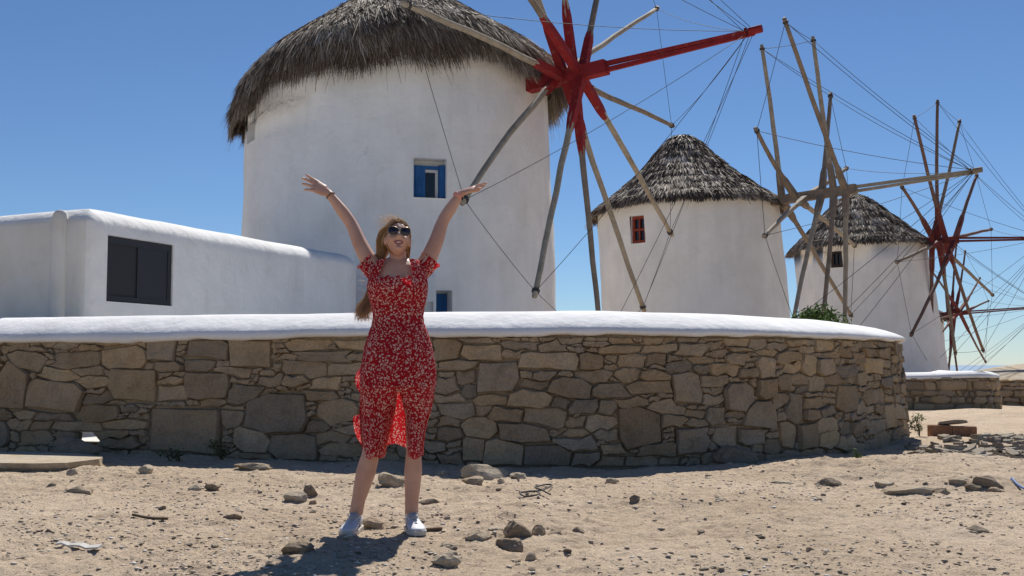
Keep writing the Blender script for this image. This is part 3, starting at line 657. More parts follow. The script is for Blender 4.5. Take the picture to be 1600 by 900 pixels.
# ------------------------------------------------------------------ low white building on the left
PC = np.array([-4.842, 12.488]); PE = np.array([-2.590, 18.167]); PL = np.array([-11.100, 15.447]); HB = 2.72
bl = root('white_building', (PC[0], PC[1], 0), 'low white building with rounded parapet and dark window at the left', 'building')
dB = unit(PE - PC); dA = unit(PL - PC); nB = np.array([dB[1], -dB[0]]); nA = np.array([-dA[1], dA[0]])
def uB(px): # distance along B where pixel column meets the facade
    k = (px - 800) / F_PX / (cp); k = ray(px, 420); k = k[0] / k[1]; return (k * PC[1] - PC[0]) / (dB[0] - k * dB[1])
def uA(px):
    k = ray(px, 420); k = k[0] / k[1]; return (k * PC[1] - PC[0]) / (dA[0] - k * dA[1])
LB = np.linalg.norm(PE - PC); w0, w1 = uB(167), uB(270); zw0, zw1 = 1.615, 2.392
us = sorted(set([.25, w0, w1] + list(np.linspace(.6, LB - .3, 14))))
foot = [PL] + [PC + dA * k for k in np.linspace(6.0, .35, 9)]
ca = .22   # rounded corner
for k in np.linspace(0, 1, 6)[1:-1]:
    p0, p2 = PC + dA * ca, PC + dB * ca; foot.append((1 - k) ** 2 * p0 + 2 * k * (1 - k) * PC + k * k * p2)
iw = len(foot); foot += [PC + dB * k for k in us]; kw = iw + us.index(w0)
foot += [PE, PE + np.array([-1.2, 1.8]), PE + np.array([-6, 5.0]), PL + np.array([-.5, 4])]
foot = np.array(foot); nf = len(foot); cen = foot.mean(0)
def inset(P, d):
    out = []
    for i in range(len(P)):
        a_, b_, c_ = P[i - 1], P[i], P[(i + 1) % len(P)]; n1_ = unit(b_ - a_); n2_ = unit(c_ - b_)
        n1_ = np.array([-n1_[1], n1_[0]]); n2_ = np.array([-n2_[1], n2_[0]]); nn_ = n1_ + n2_; nn_ = nn_ / max(.35, np.dot(nn_, nn_) / 2) / 1
        out.append(b_ + nn_ * d / 1.0)
    return np.array(out)
rows = [(0, -.1), (0, .6), (0, 1.2), (0, zw0), (0, 1.95), (0, zw1), (.004, HB - .205), (.02, HB - .16), (.065, HB - .105), (.13, HB - .055), (.215, HB - .018), (.32, HB), (.42, HB - .03), (.48, HB - .12), (.50, HB - .3)]
V = []
for j, (ins, z) in enumerate(rows):
    Q = inset(foot, ins) if ins else foot
    if ins:
        xm_ = np.linalg.solve(np.array([-nA, -nB]), np.array([ins, ins])); sA, sB = np.dot(xm_, dA), np.dot(xm_, dB); Q = Q.copy()
        for i in range(1, iw + len(us)):
            if i < 10: Q[i] = PC - nA * ins + dA * max(np.dot(foot[i] - PC, dA), sA)
            elif i >= iw: Q[i] = PC - nB * ins + dB * max(np.dot(foot[i] - PC, dB), sB)
            else: Q[i] = PC + xm_ + (foot[i] - PC) * max(0, 1 - ins / ca)
    for i, p in enumerate(Q):
        dz = .004 * math.sin(i * 1.7) if z > HB - .2 else 0.0
        fall = .0 if i < nf - 4 else 0
        V.append((p[0], p[1], z + dz))
Fs = []
for j in range(len(rows) - 1):
    for i in range(nf):
        if j in (3, 4) and kw <= i < iw + us.index(w1): continue
        Fs.append((j * nf + i, j * nf + (i + 1) % nf, (j + 1) * nf + (i + 1) % nf, (j + 1) * nf + i))
Fs.append(tuple((len(rows) - 1) * nf + i for i in range(nf)))
wo = mk('wall', V, Fs, M['plaster'], bl, smooth=True); wo.data.materials.append(M['plaster_bounce'])
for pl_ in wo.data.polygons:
    if len(pl_.vertices) == 4 and (pl_.vertices[0] % nf) < 11 and pl_.vertices[0] // nf < 7: pl_.material_index = 1  # left facade gets the whitewash with bounce light in its tone
p3 = lambda q, z: np.array([q[0], q[1], z])
uu = np.array([dB[0], dB[1], 0]); vv = np.array([0, 0, 1.]); nn = np.array([nB[0], nB[1], 0]); o = p3(PC + dB * w0, zw0)
dp = .07; rv = recess('window_reveal', o + nn * .003, o + uu * (w1 - w0) + nn * .003, o + vv * (zw1 - zw0) + nn * .003, dp, M['plaster'], bl, -nn)
o = o - nn * dp; W_, H_ = w1 - w0, zw1 - zw0
q = MB()
for (a0, a1, b0, b1) in ((.003, .06, .004, .996), (.94, .997, .004, .996), (.06, .94, .004, .09), (.06, .94, .88, .996)): q.box(o, uu, vv, nn, W_ * a0, W_ * a1, H_ * b0, H_ * b1, .005, .05)
q.build('window_frame', M['charcoal'], rv)
MB().box(o, uu, vv, nn, W_ * .06, W_ * .47, H_ * .09, H_ * .88, .005, .028).build('sliding_panel', M['charcoal2'], rv)
MB().box(o, uu, vv, nn, W_ * .47, W_ * .94, H_ * .09, H_ * .88, .005, .042).build('sliding_panel', M['charcoal'], rv)
# pilaster / chimney flue on the left facade
ka, kb = uA(80), uA(103); ua = np.array([dA[0], dA[1], 0]); na = np.array([nA[0], nA[1], 0])
pm = PC + dA * (ka + kb) / 2; pr = abs(ka - kb) / 2
pts = [p3(pm, -.1), p3(pm, 1.2), p3(pm, 2.2), p3(pm, 2.54), p3(pm, 2.63), p3(pm, 2.665), p3(pm, 2.675)]
MB().tube(pts, [pr * 1.05, pr, pr * .97, pr * .97, pr * .85, pr * .55, pr * .1], 14, ry=[.07, .065, .065, .065, .055, .04, .01], up=ua).build('pilaster', M['plaster_bounce'], bl, smooth=True)

# ------------------------------------------------------------------ far low wall, earth bank and plastered parapet on the right
def lw(px, py): return on_ground(px, py)
def far_wall(name, P, h, cop, label, m_st, n_st, mat_c, thick=.5, z_b=-.25):
    P = np.array(P, float); r_ = root(name, (P[0][0], P[0][1], 0), label, 'wall')
    d = np.diff(P, axis=0); sl_ = np.r_[0, np.cumsum(np.linalg.norm(d, axis=1))]; Ln = sl_[-1]
    pos = lambda s: np.array([np.interp(s, sl_, P[:, 0]), np.interp(s, sl_, P[:, 1])])
    def nrm(s): t = unit(pos(min(s + .05, Ln)) - pos(max(s - .05, 0))); return np.array([t[1], -t[0]])
    def wp(s, z, dd): p = pos(s) + nrm(s) * dd; return (p[0], p[1], z)
    ss = np.linspace(0, Ln, 40); V = []
    for s in ss: V += [wp(s, z_b, -.03), wp(s, h, -.03), wp(s, h, -thick), wp(s, z_b, -thick)]
    nn_ = len(ss) - 1; Fs = [(4 * i + a_, 4 * i + 4 + a_, 4 * i + 4 + (a_ + 1) % 4, 4 * i + (a_ + 1) % 4) for i in range(nn_) for a_ in range(4)] + [(0, 1, 2, 3), (4 * nn_ + 3, 4 * nn_ + 2, 4 * nn_ + 1, 4 * nn_)]
    mk('rubble_core', V, Fs, M['mortar'], r_)
    # courses of irregular stones
    z = -.12
    while z < h - .03 and n_st:
        hh = min(random.uniform(.08, .20), h - z); s = random.uniform(-.2, 0)
        while s < Ln:
            ww = random.uniform(.08, .42) * (1.3 if hh > .14 else 1); a0, a1 = max(s, 0) + .008, min(s + ww, Ln) - .008
            if a1 - a0 > .05:
                ang = [0, .18, .5, .82, 1]; q = []
                ol = [(a0, .15), (a0 + (a1 - a0) * .2, .02), (a0 + (a1 - a0) * .8, .03), (a1, .2), (a1, .8), (a0 + (a1 - a0) * .75, .97), (a0 + (a1 - a0) * .25, .98), (a0, .85)]
                ol = [(x + random.uniform(-.03, .03), z + hh * y + random.uniform(-.022, .022)) for x, y in ol]; cx_, cz_ = (a0 + a1) / 2, z + hh / 2; dd = random.uniform(.0, .05)
                V = [wp(x, y, -.05) for x, y in ol] + [wp(x, y, dd - .012) for x, y in ol] + [wp(cx_ + (x - cx_) * .8, cz_ + (y - cz_) * .75, dd + .012) for x, y in ol] + [wp(cx_, cz_, dd + .022)]
                Fs = [(b_ * 8 + k, b_ * 8 + (k + 1) % 8, b_ * 8 + 8 + (k + 1) % 8, b_ * 8 + 8 + k) for b_ in range(2) for k in range(8)] + [(16 + k, 16 + (k + 1) % 8, 24) for k in range(8)]
                mk('stone', V, Fs, m_st, r_)
            s += ww
        z += hh
    if cop:
        pf = [(.03, h - .01), (.04, h + .03), (0, h + .07), (-.12, h + .115), (-.28, h + .125), (-.45, h + .09), (-.54, h + .03), (-.53, h - .02)]
        V = [wp(s, z_ + .02 * math.sin(s * 2.1), dd) for s in ss for dd, z_ in pf]; k_ = len(pf)
        Fs = [(i * k_ + k, (i + 1) * k_ + k, (i + 1) * k_ + (k + 1) % k_, i * k_ + (k + 1) % k_) for i in range(nn_) for k in range(k_)]
        Fs += [tuple(range(k_)), tuple(nn_ * k_ + k for k in range(k_ - 1, -1, -1))]
        mk('coping', V, Fs, mat_c, r_, smooth=True)
    return r_
A_, B_ = at(1395, 600, 21.5), at(1545, 600, 21.0); C_ = at(1560, 600, 21.6)
far_wall('low_stone_wall', [(A_[0] - 2, A_[1] + .3), A_[:2], B_[:2], C_[:2], (C_[0] - .1, C_[1] + 2)], .62, True, 'low far stone wall with white coping at the right edge', M['stone'], 1, M['coping'])
D_, E_ = at(1556, 600, 24.5), at(1660, 600, 23.0)
far_wall('rubble_wall', [(D_[0] - .4, D_[1] + .2), D_[:2], E_[:2], (E_[0] + 4, E_[1] - .5)], .55, False, 'short brown rubble wall at the far right edge', M['stone'], 1, M['coping'])
# pale plastered terrace rising to the right behind the rubble wall
G_ = [at(1518, 581, 27.0), at(1560, 574.5, 27.0), at(1600, 568, 27.0), at(1700, 556, 27.0)]
V = []
for p in G_: V += [(p[0], 25.2, -.3), (p[0], 25.3, p[2] - .30), (p[0], 26.2, p[2] - .10), (p[0], 27.0, p[2]), (p[0], 28.0, p[2] - .05), (p[0], 28.2, -.3)]
Fs = [(6 * i + k, 6 * i + 6 + k, 6 * i + 7 + k, 6 * i + 1 + k) for i in range(3) for k in range(5)] + [(0, 1, 2, 3, 4, 5), (23, 22, 21, 20, 19, 18)]
tag(mk('terrace_bank', V, Fs, M['pale_rock'], loc=(G_[0][0], 27, 0)), 'pale sloping rock bank at the far right edge under the sky', 'bank')

# ------------------------------------------------------------------ rocks
ICO = None
def ico(sub=2):
    bm = bmesh.new(); bmesh.ops.create_icosphere(bm, subdivisions=sub, radius=1); V = np.array([v.co[:] for v in bm.verts]); Fs = [[v.index for v in f.verts] for f in bm.faces]; bm.free(); return V, Fs
ICO2 = ico(2); ICO3 = ico(3); ICO1 = ico(1)
def rock_shape(seed, hi=True, chips=9, rough=.10):
    r_ = np.random.default_rng(seed); V, Fs = (ICO3 if hi else ICO2); V = V.copy()
    for _ in range(chips):
        n_ = unit(r_.normal(size=3)); d = r_.uniform(.45, .85); k = V @ n_; over = np.clip(k - d, 0, None); V -= np.outer(over, n_) * .92
    f1 = r_.normal(size=(6, 3)) * 3; ph = r_.uniform(0, 6, 6)
    V = V * (1 + rough * .5 * np.sin(V @ f1.T + ph).mean(1, keepdims=True) * 2.0)
    f2 = r_.normal(size=(8, 3)) * 9; V = V * (1 + rough * .35 * np.sin(V @ f2.T + r_.uniform(0, 6, 8)).mean(1, keepdims=True) * 2)
    return V, Fs
def rock(name, px, py, wpx, hpx, mt, label, cat='rock', depth=.8, group=None, seed=None, sink=.25, tilt=0.0, chips=9, rough=.1, rz=None):
    """px,py: bottom centre in the photograph, standing on the ground"""
    p = on_ground(px, py); z = gz(p[0], p[1]); p = on_ground(px, py, z); sc = p[1] / F_PX; wx = wpx * sc / 2; hz_ = hpx * sc
    seed = seed if seed is not None else int(px * 7 + py)
    cy_ = p[1] + wx * depth * .6; z = min(gz(p[0] + a_, cy_ + b_) for a_, b_ in ((0, 0), (wx * .6, 0), (-wx * .6, 0), (0, -wx * depth * .7))) - .004
    if 'resting on the concrete slab' in label: z += .03
    V, Fs = rock_shape(seed, True, chips, rough); mx = V.max(0); mn = V.min(0); V = (V - (mx + mn) / 2) / ((mx - mn) / 2)
    H_ = hz_ / (2 * (1 - sink)); V = V * np.array([wx, wx * depth, H_ * 1.0]); V[:, 2] += hz_ - H_
    if tilt: 
        c_, s_ = math.cos(tilt), math.sin(tilt); x, zz = V[:, 0].copy(), V[:, 2].copy(); V[:, 0] = c_ * x + s_ * zz; V[:, 2] = -s_ * x + c_ * zz
    V = V + np.array([p[0], p[1] + wx * depth * .6, z])
    o = mk(name, V, Fs, mt, loc=(p[0], p[1] + wx * depth * .6, z)); 
    return tag(o, label, cat, group)
R_ = M
ROCKS = [
 (122, 768, 42, 13, 'rock', 'flat brown rock on the sand, in front of the concrete slab', .7),
 (461, 778, 38, 16, 'pale_rock', 'light tan rock at the front of the rock pair left of the woman', .8),
 (483, 773, 26, 20, 'dark_rock', 'dark rough rock leaning behind the light tan one', .8),
 (488, 779, 13, 8, 'rock', 'small rock tucked beside the dark rough rock', .8),
 (330, 766, 26, 12, 'dark_rock', 'dark low rock in the scatter below the wall weeds', .8),
 (303, 766, 24, 10, 'pale_rock', 'greyish low rock left of the dark low rock', .8),
 (463, 866, 50, 20, 'dark_rock', 'rough grey-brown rock beside the woman\'s shadow', .7),
 (582, 826, 36, 19, 'rock', 'squarish tan rock right beside the left shoe', .8),
 (611, 758, 44, 25, 'rock', 'crumbly pyramid rock seen between the woman\'s legs', .9),
 (757, 751, 76, 26, 'pale_rock', 'largest pale boulder lying at the wall shadow edge', .6),
 (738, 756, 36, 15, 'rock', 'rough grey rock in front of the largest pale boulder', .8),
 (783, 755, 13, 8, 'pale_rock', 'small white stone at the right foot of the pale boulder', .8),
 (809, 751, 26, 10, 'pale_rock', 'rounded pale stone right of the largest pale boulder', .8),
 (691, 745, 24, 8, 'rock', 'low stone at the shadow edge just right of the woman', .8),
 (956, 755, 25, 10, 'rock', 'lone tan stone at the wall shadow edge', .8),
 (992, 783, 17, 12, 'dark_rock', 'dark pointed stone alone in the sand right of the wire', .9),
 (993, 790, 14, 5, 'pale_rock', 'pale chip in front of the dark pointed stone', .8),
 (668, 786, 36, 9, 'dark_rock', 'long thin brown rock beside the right calf', .4),
 (809, 846, 46, 27, 'dark_rock', 'tallest dark block of the rock cluster on the right', .7),
 (796, 862, 44, 20, 'dark_rock', 'dark jagged rock in front of the tall dark block', .7),
 (842, 836, 22, 17, 'rock', 'split rock touching the tall dark block on its right', .8),
 (830, 873, 20, 15, 'rock', 'small square tan rock below the dark cluster', .8),
 (745, 850, 48, 20, 'rock', 'half buried brown rock left of the dark cluster', .7),
 (696, 884, 48, 24, 'pale_rock', 'whitish rock near the bottom edge of the picture', .7),
 (699, 857, 32, 8, 'rock', 'thin flat stone just behind the whitish rock', .6),
 (903, 833, 22, 11, 'dark_rock', 'small broken rock right of the dark cluster', .8),
 (1150, 726, 70, 30, 'dark_rock', 'rounded dark boulder half buried at the foot of the wall', .6),
 (1297, 743, 42, 13, 'dark_rock', 'brown flat rock on the sandy mound below the wall end', .6),
 (1425, 773, 84, 17, 'rock', 'long low ledge of rock in the sand on the right', .5),
 (1543, 763, 50, 18, 'dark_rock', 'big dark rock near the right edge', .7),
 (1521, 761, 24, 12, 'dark_rock', 'dark rock against the left side of the big dark rock', .7),
 (1500, 764, 30, 12, 'rock', 'crumbly tan rock left of the dark pair near the right edge', .7),
 (1560, 770, 26, 9, 'rock', 'low tan rock in front of the big dark rock', .7),
 (1528, 833, 40, 11, 'dark_rock', 'dark flat shard in the sand at lower right', .5),
 (1520, 838, 20, 6, 'pale_rock', 'reddish chip just under the dark flat shard', .6),
 (113, 717, 90, 30, 'dark_rock', 'large grey boulder resting on the concrete slab by the wall', .5),
 (225, 739, 25, 17, 'pale_rock', 'pale rock in the wall shadow right of the slab', .8),
 (111, 741, 18, 12, 'pale_rock', 'pale stone at the sunlit front of the slab', .8),
 (395, 735, 60, 13, 'rock', 'broad flat stone lying in the wall shadow', .6),
 (76, 764, 20, 9, 'dark_rock', 'small dark stone left of the flat brown rock', .8),
 (252, 797, 13, 9, 'dark_rock', 'small dark lump in the open sand at left', .9),
 (361, 808, 30, 11, 'dark_rock', 'crumbled dark lump in the sand left of the woman', .8),
 (770, 830, 34, 9, 'pale_rock', 'low pale crust of earth behind the dark rock cluster', .9),
 (868, 832, 20, 8, 'rock', 'low earth clod right of the split rock', .9),
 (1385, 762, 30, 9, 'pale_rock', 'pale low bump left of the long rock ledge', .8),
 (1475, 772, 26, 10, 'rock', 'crumbled rock at the right end of the long rock ledge', .8),
 (1222, 740, 40, 7, 'pale_rock', 'thin pale stone on the sand edge of the wall shadow', .6),
 (75, 833, 10, 8, 'dark_rock', 'single reddish stone in the lower left sand', .9),
]
for k, (px, py, wp_, hp_, mt, lb, dp_) in enumerate(ROCKS):
    rock('rock' if wp_ > 20 else 'stone', px, py, wp_, hp_, M[mt], lb, 'rock' if wp_ > 20 else 'stone', dp_, seed=100 + k * 13, rough=.22, chips=14)
# small stones strewn about
pro = [rock_shape(900 + k, False, 7, .12) for k in range(8)]; pm_ = []
for k, (V, Fs) in enumerate(pro):
    me = bpy.data.meshes.new('small_stone'); me.from_pydata(V.tolist(), [], Fs); me.materials.append(M[('rock', 'dark_rock', 'pale_rock', 'pale_rock')[k % 4]]); pm_.append(me)
cnt = 0
while cnt < 110:
    px, py = random.uniform(-10, 1610), 742 + 158 * random.random() ** 1.1; p = on_ground(px, py)
    if abs(px - 600) < 70 and py < 850: continue
    if abs(fbm(np.array([p[0] * 1.1]), np.array([p[1] * 1.1]), 2)[0]) > .33: continue
    o = bpy.data.objects.new('small_stone', random.choice(pm_)); COL.objects.link(o); s_ = random.uniform(.009, .026)
    o.scale = (s_ * random.uniform(.9, 1.6), s_, s_ * random.uniform(.3, .55)); o.rotation_euler = (random.uniform(-.3, .3), random.uniform(-.3, .3), random.uniform(0, 6.3)); z = gz(p[0], p[1]); o.location = (p[0], p[1], z + s_ * .05)
    tag(o, 'one of many thumb sized stones strewn over the sandy ground', 'stone', 'small stones strewn on the sand'); cnt += 1
# gravel (uncountable)
ng = 48000; gy = 4.3 + 7.5 * rng.random(ng) ** 1.2; gx = rng.uniform(-.56, .56, ng) * gy
V1 = ICO1[0][:12] if False else np.array([(1, 0, 0), (-1, 0, 0), (0, 1, 0), (0, -1, 0), (0, 0, 1), (0, 0, -1)], float); F1 = np.array([(0, 2, 4), (2, 1, 4), (1, 3, 4), (3, 0, 4), (2, 0, 5), (1, 2, 5), (3, 1, 5), (0, 3, 5)])
keep = fbm(gx * 1.4 + 4, gy * 1.4, 3) + rng.normal(0, .25, ng) > .02; gx, gy = gx[keep], gy[keep]; ng = len(gx)
sz = .0030 + .012 * rng.random(ng) ** 5; rot = rng.uniform(0, 6.3, ng); gzv = ground_z(gx, gy)
P = V1[None] * (sz[:, None, None] * rng.uniform(.6, 1.5, (ng, 6, 1))) * np.array([1.3, 1, .36]); c_, s_ = np.cos(rot)[:, None], np.sin(rot)[:, None]
P = np.stack([P[..., 0] * c_ - P[..., 1] * s_, P[..., 0] * s_ + P[..., 1] * c_, P[..., 2]], -1) + np.stack([gx, gy, gzv + sz * .2], -1)[:, None]
m = M['gravel'] = mat('gravel', (.4, .33, .25), .9); at_ = N(m, 'ShaderNodeAttribute', attribute_name='tint'); L(m, ramp(m, at_.outputs['Fac'], [(0, (.28, .21, .155)), (.4, (.47, .38, .28)), (.8, (.60, .51, .40)), (1, (.82, .79, .73))]), bsdf(m).inputs['Base Color'])
gr = mk_np('gravel', P.reshape(-1, 3), (F1[None] + (np.arange(ng) * 6)[:, None, None]).reshape(-1, 3), M['gravel'], tint=np.repeat(rng.random(ng), 6)); gr['kind'] = 'stuff'; gr['label'] = 'fine gravel and chips over the dry soil'

# concrete slab by the wall at left
ol = [(-70, 718), (-20, 723), (50, 724), (105, 723), (155, 717), (162, 713), (120, 708), (40, 706), (-60, 706)]
P = [on_ground(x, y, .07) for x, y in ol]; n = len(P); V = [p for p in P] + [p + np.array([0, .012, -.04]) for p in P] + [p + np.array([0, .05, -.075]) for p in P]
tag(mk('concrete_slab', V, [tuple(range(n))] + [(i + k * n, i + n + k * n, (i + 1) % n + n + k * n, (i + 1) % n + k * n) for k in range(2) for i in range(n)], M['pale_rock'], loc=tuple(P[4] * np.array([1, 1, 0]))), 'flat pale slab lying at the foot of the wall at far left', 'slab')

# terracotta block with a slate on it, slate rubble
p = on_ground(1490, 686); z0 = gz(p[0], p[1]); sc = p[1] / F_PX
def slab_mesh(cx, cy, cz, lx, ly, lz, rz, seed):
    r_ = np.random.default_rng(seed); n = 9; an = np.sort(np.linspace(0, 2 * math.pi, n, endpoint=False) + r_.uniform(-.2, .2, n)); rad = r_.uniform(.8, 1.1, n)
    pts = np.stack([np.cos(an) * rad * lx / 2, np.sin(an) * rad * ly / 2], -1); c_, s_ = math.cos(rz), math.sin(rz); pts = pts @ np.array([[c_, s_], [-s_, c_]])
    tz = r_.uniform(-.22, .22, 2); V = [(cx + a_, cy + b_, cz + a_ * tz[0] + b_ * tz[1] + r_.uniform(-.004, .004)) for a_, b_ in pts] + [(cx + a_ * .93, cy + b_ * .93, cz + lz + a_ * tz[0] + b_ * tz[1] + r_.uniform(-.006, .006)) for a_, b_ in pts]
    return V, [tuple(range(n - 1, -1, -1)), tuple(range(n, 2 * n))] + [(i, (i + 1) % n, (i + 1) % n + n, i + n) for i in range(n)]
bb = MB(); Lb = 70 * sc; o = np.array([p[0] - Lb / 2, p[1], z0 - .02]); ux = unit([1, -.10, 0]); uy = unit([.10, 1, 0])
bb.box(o, ux, uy, np.array([0, 0, 1.]), 0, Lb * .46, 0, .16, 0, 17 * sc + .02); bb.box(o, ux, uy, np.array([0, 0, 1.]), Lb * .465, Lb, .01, .17, 0, 15 * sc + .02)
ob = bb.build('terracotta_block', M['brick'], loc=tuple(o)); tag(ob, 'broken orange terracotta block lying beyond the wall end', 'block')
bv = ob.modifiers.new('b', 'BEVEL'); bv.width = .012; bv.segments = 2
V, Fs = slab_mesh(p[0] + .02, p[1] + .07, z0 + 17 * sc + .012, 48 * sc, .14, .035, .1, 5); tag(mk('slate', V, Fs, M['slate'], loc=(p[0], p[1], z0 + 17 * sc)), 'slate piece lying on top of the orange terracotta block', 'slate')
V, Fs = slab_mesh(*(on_ground(1565, 694)[:2]), z0, 46 * sc, .2, .09, .2, 8); q_ = on_ground(1565, 694); tag(mk('rock', V, Fs, M['pale_rock'], loc=(q_[0], q_[1], z0)), 'pale flat-topped rock right of the terracotta block', 'rock')
for k in range(190):
    px = random.uniform(1424, 1640); py = random.uniform(688, 720) + (px - 1430) * .02; 
    if py < 697 and px < 1470: continue
    g_ = on_ground(px, py); z = gz(g_[0], g_[1]); V, Fs = slab_mesh(g_[0], g_[1], z - .008 + random.uniform(0, .022), random.uniform(.05, .26) * (1.3 if py > 705 else 1), random.uniform(.04, .15), random.uniform(.01, .045), random.uniform(0, 3), 300 + k)
    tag(mk('slate', V, Fs, M['slate'], loc=(g_[0], g_[1], z)), 'flat slate piece in the rubble heap past the wall end', 'slate', 'slate rubble past the wall end')

# stick, wire, blue pipe, plastic strip
def lay(name, pxs, r, mt, label, cat, lift=.012, rad=None):
    P = []
    for (x, y) in pxs:
        q_ = on_ground(x, y); P.append(np.array([q_[0], q_[1], gz(q_[0], q_[1]) + lift]))
    P = [np.append(a_, b_) for a_, b_ in zip(catmull(np.array(P)[:, :2], 6), np.interp(np.linspace(0, len(P) - 1, (len(P) - 1) * 6 + 1), range(len(P)), np.array(P)[:, 2]))]
    return tag(MB().tube(P, r, 6).build(name, mt, smooth=True, loc=tuple(P[0])), label, cat)
lay('stick', [(207, 810), (225, 812), (243, 814), (262, 815)], .008, M['twig'], 'thin dry stick lying in the sand at left', 'stick')
lay('stick', [(652, 831), (660, 829), (690, 826)], .010, M['twig'], 'thin dark stick at the toe of the right shoe', 'stick', .01)
lay('wire', [(812, 782), (822, 779), (836, 778), (843, 781), (836, 786), (820, 785), (813, 783), (828, 781), (848, 774), (862, 766), (858, 763), (846, 766), (836, 773), (846, 778), (860, 784)], .006, M['rope'], 'looped dark wire lying on the sand in the middle', 'wire', .03)
lay('pipe', [(1581, 758), (1592, 763), (1612, 771)], .010, M['blue_pipe'], 'blue plastic pipe end at the right edge', 'pipe', .02)
V = []
for i, t in enumerate(np.linspace(0, 1, 8)):
    q_ = on_ground(88 + 66 * t, 850 + 8 * t); z = gz(q_[0], q_[1]) + .02 + .006 * math.sin(i * 2); V += [(q_[0], q_[1] + .05 * (.3 + .7 * t), z + .006), (q_[0], q_[1] - .01, z), (q_[0], q_[1] - .01, z - .008), (q_[0], q_[1] + .05 * (.3 + .7 * t), z - .008)]
Fs = [(4 * i + k, 4 * i + (k + 1) % 4, 4 * i + 4 + (k + 1) % 4, 4 * i + 4 + k) for i in range(7) for k in range(4)] + [(0, 1, 2, 3), (31, 30, 29, 28)]
tag(mk('plastic_strip', V, Fs, M['white_plastic'], loc=V[0]), 'torn white plastic strip on the sand at lower left', 'litter')

# ------------------------------------------------------------------ plants
def leafy(name, root_o, centers, n, size, mt, flat=.6):
    c_ = np.array(centers); k = rng.integers(0, len(c_), n); d = rng.normal(size=(n, 3)); d /= np.linalg.norm(d, axis=1, keepdims=True)
    P = c_[k, :3] + d * (c_[k, 3] * rng.uniform(.45, 1.0, n))[:, None] * np.array([1, 1, .9])
    nrm = d * .8 + np.array([0, 0, .5]) + rng.normal(0, .5, (n, 3)); nrm /= np.linalg.norm(nrm, axis=1, keepdims=True)
    a_ = np.cross(nrm, rng.normal(size=(n, 3))); a_ /= np.linalg.norm(a_, axis=1, keepdims=True); b_ = np.cross(nrm, a_); s_ = (size * rng.uniform(.6, 1.3, n))[:, None]
    V = np.stack([P - a_ * s_, P - b_ * s_ * .4 + nrm * s_ * .15, P + a_ * s_, P + b_ * s_ * .4 + nrm * s_ * .15], 1).reshape(-1, 3)
    return mk_np(name, V, np.arange(4 * n).reshape(-1, 4), mt, root_o, tint=np.repeat(np.clip(rng.normal(.5, .22, n), 0, 1), 4))
bc = at(1280, 560, 14.6); BZ = .10
bu = root('shrub', (bc[0], bc[1], .08), 'round green shrub peeking over the wall before the third windmill', 'shrub')
cs = [(bc[0] + x, bc[1] + y, z + BZ, r_) for x, y, z, r_ in [(-.2, 0, 1.3, .24), (.05, -.05, 1.42, .22), (.28, .05, 1.28, .22), (-.05, .1, 1.1, .34), (.15, 0, 1.0, .34), (-.25, -.1, 1.05, .25), (.35, -.05, 1.1, .2), (0, 0, .7, .35), (-.1, .02, 1.43, .15)]]
lf = leafy('leaves', bu, cs, 2600, .035, M['leaf'])
q = MB()
for x, y, z, r_ in cs: q.tube([np.array([bc[0], bc[1], .05]), np.array([bc[0] + (x - bc[0]) * .4, bc[1], z * .5]), np.array([x, y, z])], [.025, .018, .008], 5)
q.build('stem', M['twig'], bu)
def weed(px, py, hpx, n, label, spread=.12, mt='leaf_dark', zoff=0):
    p = on_ground(px, py); z = gz(p[0], p[1]); sc = p[1] / F_PX; h = hpx * sc; rt = root('weed', (p[0], p[1], z), label, 'weed', None)
    q = MB(); cs = []
    for k in range(7):
        e_ = np.array([p[0] + random.uniform(-spread, spread), p[1] + random.uniform(-spread, spread) * .5, z + h * random.uniform(.6, 1)]); q.tube([np.array([p[0], p[1], z]), (np.array([p[0], p[1], z]) + e_) / 2 + np.array([0, 0, .02]), e_], [.004, .003, .002], 4); cs.append((*e_, .05)); cs.append((*((e_ + np.array([p[0], p[1], z])) / 2), .05))
    q.build('stem', M['twig'], rt); leafy('leaves', rt, cs, n, .016, M[mt]); return rt
weed(280, 722, 18, 160, 'low dark weed at the wall foot left of the taller weed', .16)
weed(345, 720, 28, 220, 'taller green weed growing at the foot of the wall', .10)
weed(1437, 690, 34, 200, 'sparse green weed at the right end of the stone wall', .10, 'leaf')
weed(1408, 690, 26, 260, 'dark weed clump in shade against the wall end', .16)
weed(1340, 727, 7, 60, 'tiny yellow-green tuft on the mound below the wall', .05, 'leaf')

# ------------------------------------------------------------------ the woman
YP = 5.88
def W(px, py, dy=0.0): return at(px, py, YP + dy)
PXM = YP / F_PX          # metres per photo pixel at her distance
def principled(name, col, rough, spec=.4, sss=0.0, trans=0.0, tcol=None):
    m = mat(name, col, rough, spec); b = bsdf(m)
    if sss:
        b.inputs['Subsurface Weight'].default_value = sss; b.inputs['Subsurface Radius'].default_value = (.02, .008, .004); b.inputs['Subsurface Scale'].default_value = .6
    if trans:
        t = N(m, 'ShaderNodeBsdfTranslucent'); t.inputs['Color'].default_value = (*(tcol or col), 1); mx = N(m, 'ShaderNodeMixShader'); mx.inputs[0].default_value = trans
        out = m.node_tree.nodes['Material Output']; L(m, b.outputs[0], mx.inputs[1]); L(m, t.outputs[0], mx.inputs[2]); L(m, mx.outputs[0], out.inputs['Surface']); m['t'] = t.name
    return m
M['skin'] = principled('skin', (.56, .325, .235), .5, .35, .12)
n_ = noise(M['skin'], 9, 4, .6); L(M['skin'], ramp(M['skin'], n_.outputs['Fac'], [(.3, (.52, .285, .205)), (.6, (.60, .36, .265))]), bsdf(M['skin']).inputs['Base Color'])
M['lip'] = principled('lip', (.36, .085, .085), .4); M['tooth'] = principled('tooth', (.75, .72, .66), .3)
